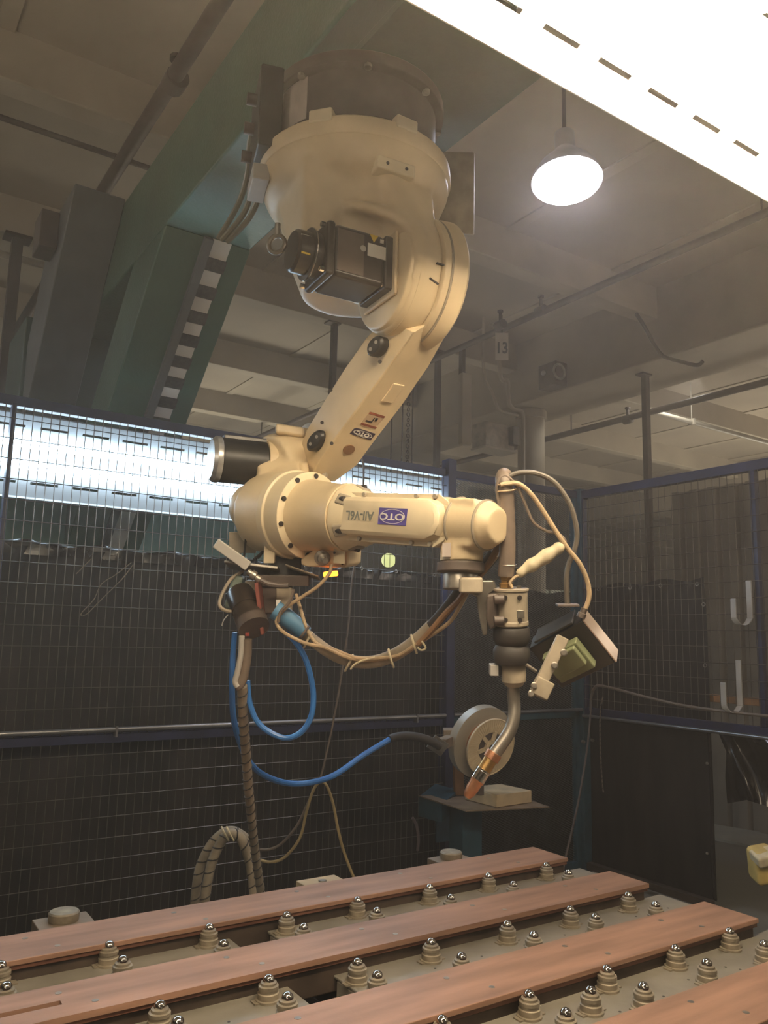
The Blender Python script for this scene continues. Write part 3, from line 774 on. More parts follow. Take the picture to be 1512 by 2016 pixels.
em.build('elbow_casting', CREAM, rob, remesh=(.009, 8))
MB().box(at(572,850,d=2.74), (.10,.05,.035), (norm(V(1,.12,.3)), norm(V(0,.2,1)), Z)).build('casting_lug', CREAM, rob, .01)
MB().lathe(at(598,925,d=2.82), norm(A), [(0,.165),(.01,.172),(.02,.165)], 40).build('joint_seal', GRIME, rob)
tr_ = tpx(572)
FLG = MB().lathe(Fp(tr_), Fd, [(0,.138),(.004,.143),(.030,.143),(.034,.136),(tpx(603)-tr_,.134),(tpx(603)-tr_+.004,.137),(tpx(603)-tr_+.022,.137),(tpx(603)-tr_+.026,.12)], 56).build('forearm_flange', CREAMW, rob, .002)
for k_ in range(10):
    an = k_*2*math.pi/10+.3; e = Ns*math.cos(an)+Us*math.sin(an)
    MB().cyl(Fp(tpx(603)+.012)+e*.1245, Fp(tpx(603)+.029)+e*.1245, .008, n=10).build('flange_bolt', BINK, FLG)
t1 = tpx(603)+.02; t2 = tpx(690)
MB().lathe(Fp(t1), Fd, [(0,.116),(.012,.113),(t2-t1-.03,.099),(t2-t1-.02,.103),(t2-t1,.103)], 48).build('forearm_barrel', CREAM, rob, .002)
# tapered octagonal nose with pockets
cn = MB(); rs = []
for (t_, r_) in ((t2+.0,.102),(t2+.02,.100),(t2+.075,.078),(t2+.10,.070)):
    rs.append([Fp(t_)+Ns*(r_*math.cos(2*math.pi*(i+.5)/12))+Us*(r_*math.sin(2*math.pi*(i+.5)/12)) for i in range(12)])
NOSE = cn.quadstrip(rs).build('forearm_nose', CREAMW, rob, .006)
for k_ in range(6):
    an = k_*math.pi/3+.52; e = Ns*math.cos(an)+Us*math.sin(an); sde = Fd.cross(e)
    c = Fp(t2+.040)+e*.088; MB().box(c, (.042,.036,.012), (norm(Fd-e*.4), sde, norm(e+Fd*.4))).build('bolt_pocket', GRIME, NOSE, .005)
    MB().cyl(Fp(t2+.028)+e*.090, Fp(t2+.05)+e*.093, .008, n=10).build('pocket_bolt', BINK, NOSE)
# forearm beam + cover
tc0, tc1 = tpx(692), tpx(893); te = tpx(985)
def octo(c, hn, hu, ch):
    return [c+Ns*a_+Us*b_ for a_, b_ in ((hn-ch,-hu),(hn,-hu+ch),(hn,hu-ch),(hn-ch,hu),(-hn+ch,hu),(-hn,hu-ch),(-hn,-hu+ch),(-hn+ch,-hu))]
fb = MB(); fb.quadstrip([octo(Fp(tc0-.03), .055,.072,.02), octo(Fp(tc0+.05), .055,.070,.02), octo(Fp(tc1), .055,.066,.02), octo(Fp(tc1+.02),.055,.062,.025)])
fb.build('forearm_beam', CREAM, rob, .006)
cvr = MB(); rs = []
for i, (g_, h_) in enumerate(((0,0),(0,.007),(.013,.0075),(.018,.030),(.028,.038))):
    rr = []
    L0, L1, hu = tc0+g_*.3, tc1+.03-g_, .070-g_
    for (t_, u_) in ((L0,-hu),(L1-.045,-hu),(L1-.012,-hu*.72),(L1,-hu*.25),(L1,hu*.25),(L1-.012,hu*.72),(L1-.045,hu),(L0,hu)):
        rr.append(Fp(t_)+Us*u_+Ns*(.046+h_))
    rs.append(rr)
CV = cvr.quadstrip(rs).build('forearm_cover', CREAMW, rob, .0025, seg=2)
nf = .046+.038
for (t_, u_) in ((tc0+.008,-.063),(tc0+.10,-.063),(tc1-.09,-.063),(tc0+.008,.063),(tc0+.10,.063),(tc1-.09,.063),(tc1-.025,-.063),(tc1-.025,.063),(tc1+.024,0)):
    c = Fp(t_)+Us*u_+Ns*(.046+.006); MB().cyl(c, c+Ns*.009, .0065, n=10).build('cover_screw', GRIME, CV)
# badge
tb0, tb1 = tpx(786), tpx(841); tbc = (tb0+tb1)/2; wb = tb1-tb0
bc = Fp(tbc)+Ns*(nf+.0008)+Us*.002
BDG = MB().box(bc, (wb, .046, .0016), (Fd, Us, Ns)).build('badge_plate', PURPLE, rob, .004)
R_ = []
for i in range(33):
    a0 = 2*math.pi*(i%32)/32
    R_.append([bc+Ns*.001+Fd*(math.cos(a0)*wb*k1)+Us*(math.sin(a0)*.0195*k1/.44) for k1 in (.42,.445)])
el = MB(); el.quadstrip([[r[0],r[1],r[1]+Ns*.0008,r[0]+Ns*.0008] for r in R_], cap=False).build('badge_ring', WHITE, BDG)
text('OTC', .025, bc+Ns*.0018, -Fd, -Us, WHITE, BDG, sx=wb*.72/.045)
tx0, tx1 = tpx(718), tpx(780)
text('AII-V6L', .036, Fp((tx0+tx1)/2)+Ns*(nf+.0006)+Us*.001, -Fd, -Us, INK, rob, sx=(tx1-tx0)/.128)
# wrist
wr = MB()
Wc = Fp(tpx(912))
wr.cyl(Fp(tc1+.015), Fp(te-.03), .068, .062, n=36)
wr.cyl(Fp(te-.032), Fp(te-.004), .060, .045, n=36)
wr.box(Fp((tc1+te)/2-.02), (.09,.10,.125), (Fd, Ns, Us))
wr.cyl(Wc, Wc-Z*.10, .052, .052, n=32)
wr.build('wrist_casting', CREAM, rob, remesh=(.005, 5))
MB().lathe(Fp(tpx(905)), Fd, [(0,.0685),(.002,.071),(.006,.071),(.008,.0685)], 40).build('wrist_seam', GRIME, rob)
MB().lathe(Fp(te-.045), Fd, [(0,.062),(.002,.0665),(.006,.0665),(.008,.062)], 40).build('wrist_seam', GRIME, rob)
Wb = at(907, 1073, d=proj(Wc)[2])
MB().lathe(Wb+Z*.02, -Z, [(0,.040),(.01,.052),(.062,.054),(.064,.050)], 40).build('wrist_cup', CREAM, rob)
MB().box(Wb+norm(CAM-Wb)*.045-Z*.012-right*.036, (.022,.012,.036), (right, norm(CAM-Wb), Z)).build('wrist_label', LBL, rob)
MB().lathe(Wb-Z*.046, -Z, [(0,.060),(.002,.062),(.024,.062),(.028,.05)], 40).build('wrist_flange', DGREY, rob, .001)
MB().lathe(Wb-Z*.074, -Z, [(0,.044),(.002,.045),(.04,.045),(.042,.043)], 32).build('tool_flange', STEEL, rob)
# J3 motor (black cylinder to the left of the elbow)
ma, mb_ = at(432,905,d=2.70), at(520,914,d=2.76); md = norm(mb_-ma)
MB().cyl(ma, mb_, .076, .076, n=36).build('elbow_motor', BLACK, rob, .004)
MB().lathe(ma, -md, [(0,.076),(.004,.078),(.018,.078),(.03,.066),(.032,.03)], 36).build('motor_end_cap', SILVER, rob)
MB().box(ma.lerp(mb_,.55)+Z*.075, ((mb_-ma).length, .05, .018), (md, norm(Z.cross(md)), Z)).build('motor_top_ridge', MOTOR, rob, .003)
MB().cyl(mb_, mb_+md*.06, .082, n=32).build('motor_neck', CREAM, rob)
# small things on the elbow left flank
MB().cyl(at(478,989,d=2.60), at(492,988,d=2.66), .012, n=12).build('grease_nipple', STEEL, rob)
MB().box(at(509,1003,d=2.55), (.045,.01,.085), (right, fwd, Z)).build('junction_cover', CREAMW, rob, .003)
MB().box(at(493,1035,d=2.58), (.03,.004,.05), (right, fwd, Z)).build('white_label', LBL, rob)
text('1', .03, at(493,1035,d=2.575), right, Z, BINK, rob)
MB().tube([at(533,1037,d=2.52),at(539,1040,d=2.51),at(545,1037,d=2.50)], .003, 6).build('scratch_mark', BINK, rob)
# connector box under the forearm
cbx = at(640, 1090, d=2.50)
MB().prism([at(592,1100,d=2.52), at(592,1112,d=2.52), at(605,1116,d=2.51), at(678,1118,d=2.42), at(686,1112,d=2.42), at(688,1076,d=2.42), at(680,1070,d=2.42), at(640,1066,d=2.46)], norm(V(.3,0,1))*.12).build('connector_box', CREAM, rob, .006, seg=3)
c = at(634, 1098, d=2.45)
MB().lathe(c, V(.25,.1,-1), [(0,.024),(.006,.024),(.008,.017),(.03,.017),(.032,.010),(.06,.009)], 24).build('round_connector', STEEL, rob)
MB().box(at(668,1095,d=2.405), (.045,.045,.003), (norm(V(1,0,-.8)), Z, norm(V(.8,0,1)))).build('small_cover', CREAMW, rob, .002)
for px, py in ((658,1088),(674,1110)): MB().cyl(at(px,py,d=2.42), at(px,py,d=2.40), .004, n=8).build('cover_screw', BINK, rob)
MB().box(at(651,1130,d=2.46), (.045,.02,.016), (norm(V(1,-.1,0)), fwd, norm(V(.1,1,0)))).build('status_lamp', ORANGE, rob, .004, label='glowing orange lamp')
# dark mount under the elbow + lug
MB().box(at(566,1108,d=2.62), (.10,.10,.08), (right, norm(V(0,0,1)), Z)).build('tool_mount', BLACK, rob, .005)
MB().box(at(531,1090,d=2.54), (.035,.02,.06), (right, norm(V(0,0,1)), Z)).build('casting_lug', CREAMW, rob, .003)
# ================================================================ WIRE FEEDER under the elbow
wf = thing('wire_feeder', 'grimy wire feed unit with a tilted motor slung beneath the robot elbow', 'wire feeder', at(520,1180,d=2.6))
def bx(px, py, d_, s, ax=None, name='plate', m=STEEL, bev=.003, label=None):
    return MB().box(at(px,py,d=d_), s, ax or (right, norm(V(0,0,1)), norm(V(0,-1,0)))).build(name, m, wf, bev, label=label)
sl1 = (norm(V(1,.72,0)), norm(V(0,0,1)), norm(V(.72,-1,0)))
bx(457,1092,2.50, (.125,.012,.032), sl1, 'slanted_bar', HOOK)
bx(500,1118,2.58, (.17,.12,.010), (norm(V(1,.12,0)), norm(V(0,.25,1)), norm(V(.12,-1,.25))), 'base_plate', STEEL)
bx(478,1068,2.66, (.09,.01,.07), None, 'upright_plate', GRIME)
bx(560,1140,2.60, (.17,.14,.035), None, 'feeder_deck', DGREY)
bx(597,1127,2.56, (.11,.10,.006), (norm(V(1,.35,0)), norm(V(0,.2,1)), norm(V(.35,-1,.2))), 'side_wing', GRIME)
bx(535,1175,2.58, (.11,.08,.10), None, 'drive_block', DGREY, .006)
bx(560,1182,2.55, (.05,.03,.085), None, 'roller_plate', GRIME, .004)
bx(515,1195,2.52, (.012,.10,.16), (norm(V(1,-.12,.2)), norm(V(0,0,1)), norm(V(.12,1,0))), 'shield_plate', RED, .003, 'red brown shield plate')
bx(548,1187,2.50, (.014,.004,.02), None, 'white_tag', WHITE, .001)
bx(462,1165,2.56, (.035,.05,.11), (norm(V(1,.3,0)), norm(V(0,0,1)), norm(V(-.3,1,0))), 'gear_case', mat('dull_green_case',(.16,.20,.17),.5), .01)
bx(500,1155,2.56, (.05,.05,.04), None, 'gear_neck', GRIME, .004)
m0_, m1_ = at(472,1165,d=2.56), at(500,1236,d=2.46); mdn = norm(m1_-m0_)
MB().lathe(m0_, mdn, [(0,.040),(.01,.047),(.075,.047),(.077,.044),(.09,.044),(.092,.048),(.125,.048),(.128,.03)], 36).build('feed_motor', MOTOR, wf)
MB().cyl(m1_-mdn*.03, m1_+mdn*.002, .0485, n=36).build('motor_cap', DGREY, wf)
bx(487,1249,2.42, (.012,.006,.010), None, 'red_clip', mat('red_clip',(.30,.05,.04),.5), .001)
for k_, (pa_, pb_) in enumerate((((488,1125),(512,1142)),)):
    q0_, q1_ = at(*pa_, d=2.50), at(*pb_, d=2.50)
    MB().lathe(q0_, q1_-q0_, [(0,.010),(.012,.010),(.013,.015),(.028,.015),(.03,.010),(.045,.012),(.055,.008)], 16).build('gas_fitting', STEEL, wf)
MB().tube([at(a_,b_,d=2.48) for a_,b_ in ((512,1142),(530,1150),(550,1153),(568,1153))], .009, 10).build('feed_hose', DGREY, wf)
MB().tube([at(a_,b_,d=2.60) for a_,b_ in ((476,1135),(484,1060),(486,1000),(487,1065))][:3], .004, 6).build('thin_cord', BLACK, wf)
MB().tube([at(a_,b_,d=d_) for a_,b_,d_ in ((478,1125,2.56),(455,1140,2.53),(437,1170,2.50),(432,1190,2.48),(440,1200,2.48),(455,1204,2.49))], .0055, 8).build('control_cable', TANH, wf)
for k_ in range(3):
    MB().tube([at(500+k_*4,1102-k_*2,d=2.56), at(512+k_*3,1092-k_*3,d=2.60), at(524+k_*2,1082-k_*3,d=2.66)], .005, 6).build('bundled_cable', BLACK, wf)
MB().tube([at(a_,b_,d=2.49) for a_,b_ in ((449,1210),(440,1222),(437,1232))], .002, 5).build('cable_tie_end', HOOK, wf)
# ================================================================ TORCH
to = thing('welding_torch', 'dusty welding torch with a curved neck and copper nozzle held by the robot wrist', 'welding torch', at(1003,1250,d=2.08))
dT = 2.08
def T(px, py, dd=0): return at(px, py, d=dT+dd)
MB().box(T(925,1150), (.06,.07,.04), (right, norm(V(0,0,1)), Z)).build('mount_block', GRIME, to, .006)
MB().prism([T(915,1143),T(972,1143),T(978,1160),T(962,1170),T(960,1250),T(950,1252),T(940,1200),T(938,1175),T(915,1165)], norm(V(.2,0,1))*.03).build('torch_bracket', STEEL, to, .004)
MB().prism([T(958,1172,-.03),T(978,1168,-.03),T(982,1230,-.03),T(965,1242,-.03),T(957,1220,-.03)], norm(V(.2,0,1))*.05).build('clamp_jaw', DGREY, to, .006)
for py in (1180,1222): MB().cyl(T(972,py,-.04), T(992,py,-.04), .012, n=16).build('clamp_barrel', DGREY, to, .002)
tb = T(1007,1232); tt = T(1006,1158)
up_ = norm(tt-tb); HL = (tt-tb).length
CLU = MB().lathe(tb, up_, [(0,.041),(.004,.044),(.012,.044),(.014,.042),(HL-.008,.042),(HL-.006,.045),(HL,.045)], 36).build('clutch_body', GRIME, to, .001)
for a_ in (-.5,.35):
    for h_ in (.02, HL-.02):
        e = norm(-fwd*math.cos(a_)+right*math.sin(a_)); MB().cyl(tb+up_*h_+e*.040, tb+up_*h_+e*.046, .006, n=8).build('clutch_screw', BINK, CLU)
MB().box(tb+up_*.035-fwd*.0415+right*.017, (.02,.002,.02), (right, fwd, up_)).build('maker_plate', STEEL, CLU, .001)
for px in (990,1022): MB().cyl(T(px,1158), T(px,1153), .006, n=8).build('clutch_screw', STEEL, to)
b1_ = T(1007,1234); b2_ = T(1007,1308)
MB().lathe(b1_, b2_-b1_, [(0,.044),(.006,.047),(.032,.048),(.042,.042),(.046,.039),(.052,.043),(.062,.048),(.085,.046),(.093,.043)], 40).build('rubber_boot', RUBBER, to)
MB().lathe(T(1010,1306), T(1012,1352)-T(1010,1306), [(0,.030),(.004,.032),(.045,.031),(.05,.027),(.058,.022)], 32).build('neck_collar', GRIME, to, .001)
MB().box(T(972,1318), (.022,.03,.028), (right, fwd, Z)).build('side_lug', HOOK, to, .002)
MB().box(T(982,1319), (.012,.02,.022), (right, fwd, Z)).build('side_lug_clamp', BLACK, to, .002)
neck = [T(1010,1345),T(1012,1380,-.0),T(1012,1410,-.01),T(1003,1440,-.02),T(985,1468,-.03),T(965,1495,-.04)]
MB().tube(neck, .0165, 16, 8, rfun=lambda t_: .0165).build('gooseneck', STEEL, to)
n0, n1 = T(974,1482,-.035), T(916,1574,-.06); nd = norm(n1-n0); NL = (n1-n0).length
MB().cyl(n0, n0+nd*.02, .0205, n=24).build('nozzle_nut', CU, to, .001)
MB().lathe(n0+nd*.02, nd, [(0,.017),(.03,.0175)], 24).build('insulator_ring', BRASS, to)
MB().lathe(n0+nd*.05, nd, [(0,.0185),(.03,.0185)], 24).build('nozzle_sleeve', CHROME, to)
MB().lathe(n0+nd*.080, nd, [(0,.0185),(.006,.0165),(NL-.112,.0160),(NL-.095,.013),(NL-.086,.0085)], 24).build('gas_nozzle', CU, to)
MB().torus(n0+nd*.055, nd, .0195, .001, 24, 6).build('retaining_ring', CHROME, to)
# hose rising from the clutch
MB().lathe(T(996,1157), T(996,1132)-T(996,1157), [(0,.018),(.012,.018),(.013,.014),(.02,.014),(.021,.017),(.035,.017)], 6).build('brass_fitting', BRASS, to)
hp_ = [T(996,1135),T(999,1080),T(998,1020),T(996,970),T(991,945,.005),T(993,936,.03)]
MB().tube(hp_, .021, 16, 6).build('torch_hose', HOSEG, to)
for k_, (px, py) in enumerate(((997,952),(996,965))):
    MB().torus(T(px,py), V(.1,1,.1), .026, .0022, 24, 6).build('cable_tie', TAN, to)
MB().torus(T(1000,1112), V(.0,1,.0), .022, .0012, 24, 6).build('hose_clip', STEEL, to)
MB().tube([T(a_,b_,-.02) for a_,b_ in ((1009,1157),(1004,1148),(1012,1138),(1022,1132))], .004, 6).build('sensor_wire', TAN, to)
MB().tube([T(a_,b_,-.015) for a_,b_ in ((1020,1133),(1035,1120),(1055,1108),(1080,1092),(1100,1079),(1113,1070))], .012, 14, 8, rfun=lambda t_: .007+.011*math.sin(math.pi*min(1,max(0,t_)))**.7+.0015*math.sin(t_*25)).build('taped_splice', TAPE, to)
MB().tube([T(a_,b_,-.01) for a_,b_ in ((985,1000),(978,965),(982,945),(995,937),(1010,948),(1022,965),(1035,995),(1050,1028),(1075,1045),(1100,1052),(1113,1066),(1108,1076))], .0042, 8).build('grey_wire', HOSEG, to)
# seam sensor
se = thing('seam_sensor', 'black boxy sensor with pale metal lid and green plate tilted beside the torch', 'sensor', at(1130,1280,d=2.05))
e1 = norm(V(.62,.76,.12)); e3 = norm(V(.52,-.12,.86)); e3 = norm(e3-e1*e3.dot(e1)); e2 = norm(e1.cross(e3))
if (RM.transposed()@e2).y < 0: e2 = -e2
sc_ = at(1128,1278,d=2.10)
MB().box(sc_, (.140,.165,.060), (e1,e2,e3)).build('sensor_body', BLACK, se, .003)
MB().box(sc_-e2*.085+e3*.0, (.142,.004,.056), (e1,e2,e3)).build('metal_lid', mat('pale_pink_metal',(.62,.50,.42),.28,.6,var=.1), se, .001)
MB().box(sc_+e2*.0-e1*.0780, (.006,.12,.066), (e1,e2,e3)).build('end_cap', BLACK, se, .002)
gc = sc_-e3*.048-e1*.0+e2*.005
MB().box(gc, (.085,.105,.030), (e1,e2,e3)).build('green_plate', GPLATE, se, .004, label='olive green mounting plate')
MB().box(gc-e3*.022-e1*.01, (.055,.09,.018), (e1,e2,e3)).build('green_block', GPLATE, se, .003)
ba_, bb_ = at(1103,1265,d=1.99), at(1060,1355,d=1.97); bdv = norm(bb_-ba_); bsv = norm(bdv.cross(e3)); bnv = norm(bdv.cross(bsv))
MB().box((ba_+bb_)/2, ((bb_-ba_).length+.03, .030, .022), (bdv, bsv, bnv)).build('bracket_arm', GRIME, se, .003)
MB().box(bb_+bdv*.0+right*.008, (.045,.045,.04), (bdv, bsv, bnv)).build('clamp_block', GRIME, se, .004)
for px, py in ((1110,1285),(1092,1310),(1052,1350),(1046,1366)):
    c = at(px, py, d=1.955); MB().lathe(c, norm(CAM-c), [(-.012,.009),(0,.009),(.001,.006),(.008,.006)], 12).build('cap_screw', STEEL, se)
MB().cyl(at(1036,1308,d=2.02), at(1056,1322,d=2.02), .004, n=8).build('locating_pin', STEEL, se)
MB().lathe(at(1143,1216,d=2.03), at(1150,1200,d=2.03)-at(1143,1216,d=2.03), [(0,.011),(.012,.011),(.013,.008),(.026,.008)], 14).build('cable_gland', DGREY, se)
MB().box(at(1117,1191,d=2.06), (.055,.03,.006), (right, fwd, Z)).build('lid_clip', DGREY, se, .001)
tag(MB().tube([T(a_,b_,.0) for a_,b_ in ((996,946),(1006,936),(1030,930),(1060,933),(1092,950),(1118,985),(1131,1020),(1136,1055),(1130,1085),(1120,1110),(1115,1140),(1117,1190))], .0068, 10).build('black_cable', mat('grey_black_cable',(.10,.085,.07),.5)), 'thick dark cable arching from the hose top down to the sensor', 'cable')
tag(MB().tube([T(a_,b_,-.02) for a_,b_ in ((985,955),(1000,952),(1022,953),(1045,972),(1070,1007),(1095,1047),(1120,1083),(1140,1108),(1155,1140),(1160,1170),(1155,1192),(1148,1204))], .0062, 10).build('tan_cable', TAN), 'tan cable running from the hose top to the gland on the sensor lid', 'cable')
# ================================================================ HOSE BUNDLE
hb_ = thing('hose_bundle', 'sagging bundle of taped tan hoses from the wire feeder to the wrist', 'hose', at(690,1300,d=2.4))
def dl(px): return 2.50-(px-545)/(960-545)*.36
pts = ((545,1205),(575,1228),(610,1256),(650,1285),(690,1301),(735,1303),(775,1290),(815,1264),(850,1232),(880,1198),(905,1165),(925,1140),(950,1118),(975,1088))
MB().tube([at(a_,b_,d=dl(a_)+.03) for a_,b_ in pts[:9]], .0185, 14, 6).build('main_hose', TANH, hb_)
MB().tube([at(a_,b_,d=dl(a_)+.03) for a_,b_ in pts[7:]], .0175, 14, 6).build('black_hose', RUBBER, hb_)
MB().tube([at(a_,b_,d=2.47) for a_,b_ in ((541,1200),(560,1213),(585,1232),(602,1248))], .027, 16, 4, rfun=lambda t_: .030-.006*t_).build('blue_sleeve', BLUES, hb_, label='pale blue sleeve')
MB().torus(at(598,1246,d=2.46), V(1,.8,0), .024, .004, 24, 8).build('sleeve_band', DGREY, hb_)
MB().tube([at(a_,b_,d=d_) for a_,b_,d_ in ((583,1170,2.50),(592,1200,2.47),(605,1240,2.45),(625,1268,2.43),(660,1280,2.40),(700,1295,2.36),(740,1296,2.33),(785,1290,2.30),(820,1268,2.26),(850,1250,2.23),(885,1225,2.19),(905,1195,2.17),(925,1160,2.15),(950,1130,2.13),(978,1095,2.12))], .0055, 8).build('tan_wire', TAN, hb_)
MB().tube([at(a_,b_,d=d_) for a_,b_,d_ in ((652,1112,2.43),(648,1130,2.42),(625,1155,2.42),(595,1175,2.43),(565,1195,2.44),(548,1215,2.44),(545,1228,2.43),(560,1246,2.42),(600,1266,2.41),(640,1275,2.39),(680,1293,2.37),(720,1300,2.35),(760,1296,2.32))], .0055, 8).build('signal_wire', TAN, hb_)
MB().tube([at(a_,b_,d=2.42) for a_,b_ in ((578,1160),(570,1185),(552,1205),(548,1225))], .0045, 8).build('grey_wire', HOSEG, hb_)
MB().tube([at(a_,b_,d=d_) for a_,b_,d_ in ((824,1268,2.24),(850,1240,2.22),(880,1205,2.20),(905,1180,2.17),(925,1150,2.14),(955,1120,2.12),(980,1075,2.11),(975,1045,2.15))], .009, 8).build('brown_hose', mat('brown_hose',(.24,.13,.06),.5), hb_)
for px, py in ((687,1305),(815,1268),(606,1260),(770,1296)):
    MB().torus(at(px,py,d=dl(px)+.02), V(1,-.3 if px>700 else .5,0), .026, .0035, 20, 6).build('tie_wrap', TAPE, hb_)
MB().tube([at(a_,b_,d=2.33) for a_,b_ in ((690,1318),(698,1308),(715,1300),(738,1294))], .003, 6).build('tie_end', TAPE, hb_)
MB().tube([at(a_,b_,d=2.22) for a_,b_ in ((822,1275),(830,1280),(838,1275),(830,1262))], .003, 6).build('tie_end', TAPE, hb_)
# ================================================================ BLUE HOSES, SPIRAL HOSE
tag(MB().tube([at(a_,b_,d=d_) for a_,b_,d_ in ((462,1245,2.55),(458,1300,2.55),(457,1360,2.58),(461,1420,2.66),(480,1480,2.8),(510,1520,2.95),(560,1541,3.15),(610,1541,3.3),(660,1525,3.5),(715,1487,3.7),(768,1455,3.9))], .0105, 10, 8, rfun=lambda t_: .0085+.005*t_).build('blue_hose', BLUEH), 'long bright blue hose sweeping from the wire feeder across to the wire spool', 'hose')
tag(MB().tube([at(a_,b_,d=2.5) for a_,b_ in ((487,1340),(491,1380),(505,1418),(530,1441),(563,1453),(592,1442),(612,1412),(617,1370),(610,1325),(598,1290),(580,1262),(562,1245))], .009, 10, 8).build('blue_hose', BLUEH), 'bright blue hose hanging in a closed loop below the feeder', 'hose')
tag(MB().tube([at(a_,b_,d=d_) for a_,b_,d_ in ((766,1456,3.89),(785,1450,3.93),(815,1450,3.97),(845,1458,4.0),(866,1470,4.02))], .021, 12, 6).build('sleeve_hose', RUBBER), 'short thick black sleeve joining the blue hose to the spool bracket', 'hose')
bhs = thing('bent_pipe', 'pale bent pipe pointing down from the feed motor', 'pipe', at(470,1350,d=2.45))
MB().tube([at(a_,b_,d=2.46) for a_,b_ in ((487,1258),(486,1290),(480,1330),(472,1348),(466,1350))], .0145, 12, 6).build('brown_hose', HOSEG, bhs)
MB().tube([at(a_,b_,d=2.45) for a_,b_ in ((476,1252),(474,1290),(467,1325),(463,1342),(468,1352))], .009, 12, 6).build('pale_trim', HOOK, bhs)
sh = thing('spiral_hose', 'tall tan hose bound with dark spiral wrap descending behind the table', 'hose', at(510,1760,d=3.0))
spp = [at(a_,b_,d=d_) for a_,b_,d_ in ((477,1350,2.47),(478,1400,2.52),(484,1480,2.62),(490,1560,2.72),(498,1640,2.83),(507,1710,2.92),(518,1790,3.0),(530,1900,3.05))]
MB().tube(spp, .0155, 12, 8).build('hose_core', TANH, sh)
def spiral(pts, R, r, pitch, parent):
    P = smooth(pts, 8); m = MB(); acc = 0; last = 0; out = []; x, y, _ = frame(P[1]-P[0])
    for i in range(1, len(P)):
        t = norm(P[i]-P[i-1]); x = norm(x-t*x.dot(t)); y = t.cross(x); L_ = (P[i]-P[i-1]).length; n = max(2, int(L_/pitch*10))
        for k_ in range(n):
            a_ = 2*math.pi*(acc+L_*k_/n)/pitch
            out.append(P[i-1].lerp(P[i], k_/n)+x*(R*math.cos(a_))+y*(R*math.sin(a_)))
        acc += L_
    m.tube(out, r, 5, 1).build('spiral_wrap', RUBBER, parent)
spiral(spp, .0155, .003, .042, sh)
hl = thing('hose_arch', 'two dusty hoses arching up together behind the table at left', 'hose', at(400,1780,d=3.1))
h1 = [at(a_,b_,d=3.15) for a_,b_ in ((382,1860),(384,1780),(392,1715),(410,1672),(432,1645),(455,1636),(480,1648),(500,1672))]
h2 = [at(a_,b_,d=3.08) for a_,b_ in ((402,1860),(403,1780),(414,1710),(430,1668),(448,1643),(470,1646),(485,1675),(496,1720),(503,1800))]
MB().tube(h1, .0185, 12).build('outer_hose', TANH, hl); MB().tube(h2, .0185, 12).build('inner_hose', TANH, hl)
spiral(h2, .0185, .003, .05, hl); spiral(h1, .0185, .003, .05, hl)
for dx_ in (0, 10): MB().tube([at(436+dx_,1628,d=3.05),at(442+dx_,1640,d=3.03),at(450+dx_,1655,d=3.05)], .004, 6).build('tie_wrap', TAPE, hl)
tag(MB().tube([at(a_,b_,y=3.96) for a_,b_ in ((712,899),(716,930),(712,1000),(704,1075),(692,1150),(686,1230),(672,1330),(660,1400),(648,1460),(634,1520),(626,1545))], .006, 8).build('grey_cord', HOSEG), 'thin grey cord hanging down the front of the wire fence', 'cord')
tag(MB().tube([at(a_,b_,d=3.7) for a_,b_ in ((505,1690),(530,1697),(560,1688),(590,1650),(603,1600),(615,1560),(628,1541),(642,1545),(655,1580),(665,1630),(675,1670),(690,1712),(705,1745))], .0065, 8).build('yellow_cord', mat('dull_yellow_cord',(.36,.27,.13),.5)), 'thin yellowish cord draped in a narrow peak behind the table', 'cord')
tag(MB().tube([at(a_,b_,d=3.72) for a_,b_ in ((508,1672),(530,1672),(555,1660),(585,1625),(602,1590),(620,1550))], .006, 8).build('grey_cord', HOSEG), 'thin grey cord curving beside the yellowish one low on the fence', 'cord')
# ================================================================ SPOOL + SHELF
shf = thing('post_shelf', 'small dusty steel shelf on a teal bracket fixed to the taller blue post', 'shelf', at(900,1590,z=.64))
zs = .66
q = [at(824,1566,z=zs), at(918,1596,z=zs), at(1082,1588,z=zs), at(1000,1560,z=zs)]
MB().prism(q, (0,0,-.006)).build('shelf_plate', SHELFM, shf)
a_ = at(824,1568,z=zs-.01); bq = at(870,1583,z=zs-.01)
MB().prism([a_, a_+Vector((0,0,-.11)), bq+Vector((0,0,-.10)), bq], norm(V(.5,0,1))*.25).build('side_bracket', TEAL, shf, .003)
MB().bb(3.10, 3.24, 3.99, FY-.047, .35, .655).build('support_leg', TEAL, shf, .003)
pc = MB().bb(2.98, 3.12, 3.6, 3.72, .0, .65).build('pillar', TEAL, shf, .004)
blk_ = thing('wood_block', 'pale stained block lying on the shelf under the spool', 'block', at(980,1585,z=zs))
q = [at(915,1574,z=zs+.002), at(978,1590,z=zs+.002), at(1047,1580,z=zs+.002), at(985,1566,z=zs+.002)]
MB().prism(q, (0,0,.065)).build('block_body', WOOD, blk_, .004)
tag(MB().prism([at(897,1566,z=zs+.004)+v for v in (Vector((0,0,0)), Vector((.045,-.03,0)), Vector((.05,.0,0)), Vector((.01,.03,0)))], (-.02,.0,.27)).build('wood_upright', WOODB, None, .002), 'short brown upright board beside the spool on the shelf', 'board')
spo = thing('wire_spool', 'cream plastic welding wire spool with copper wire mounted above the shelf', 'spool', at(957,1465,d=4.35))
sa = norm(V(.50,.13,-.86)); cS = at(966,1471,d=4.28)
sx_, sy_, _ = frame(sa)
MB().lathe(cS-sa*.115, sa, [(0,.185),(.002,.195),(.055,.195),(.057,.185)], 56).build('rear_drum', CLEAR, spo, .002)
MB().lathe(cS-sa*.088, sa, [(0,.15),(.008,.15)], 48).build('rear_flange', SPOOL, spo, .001)
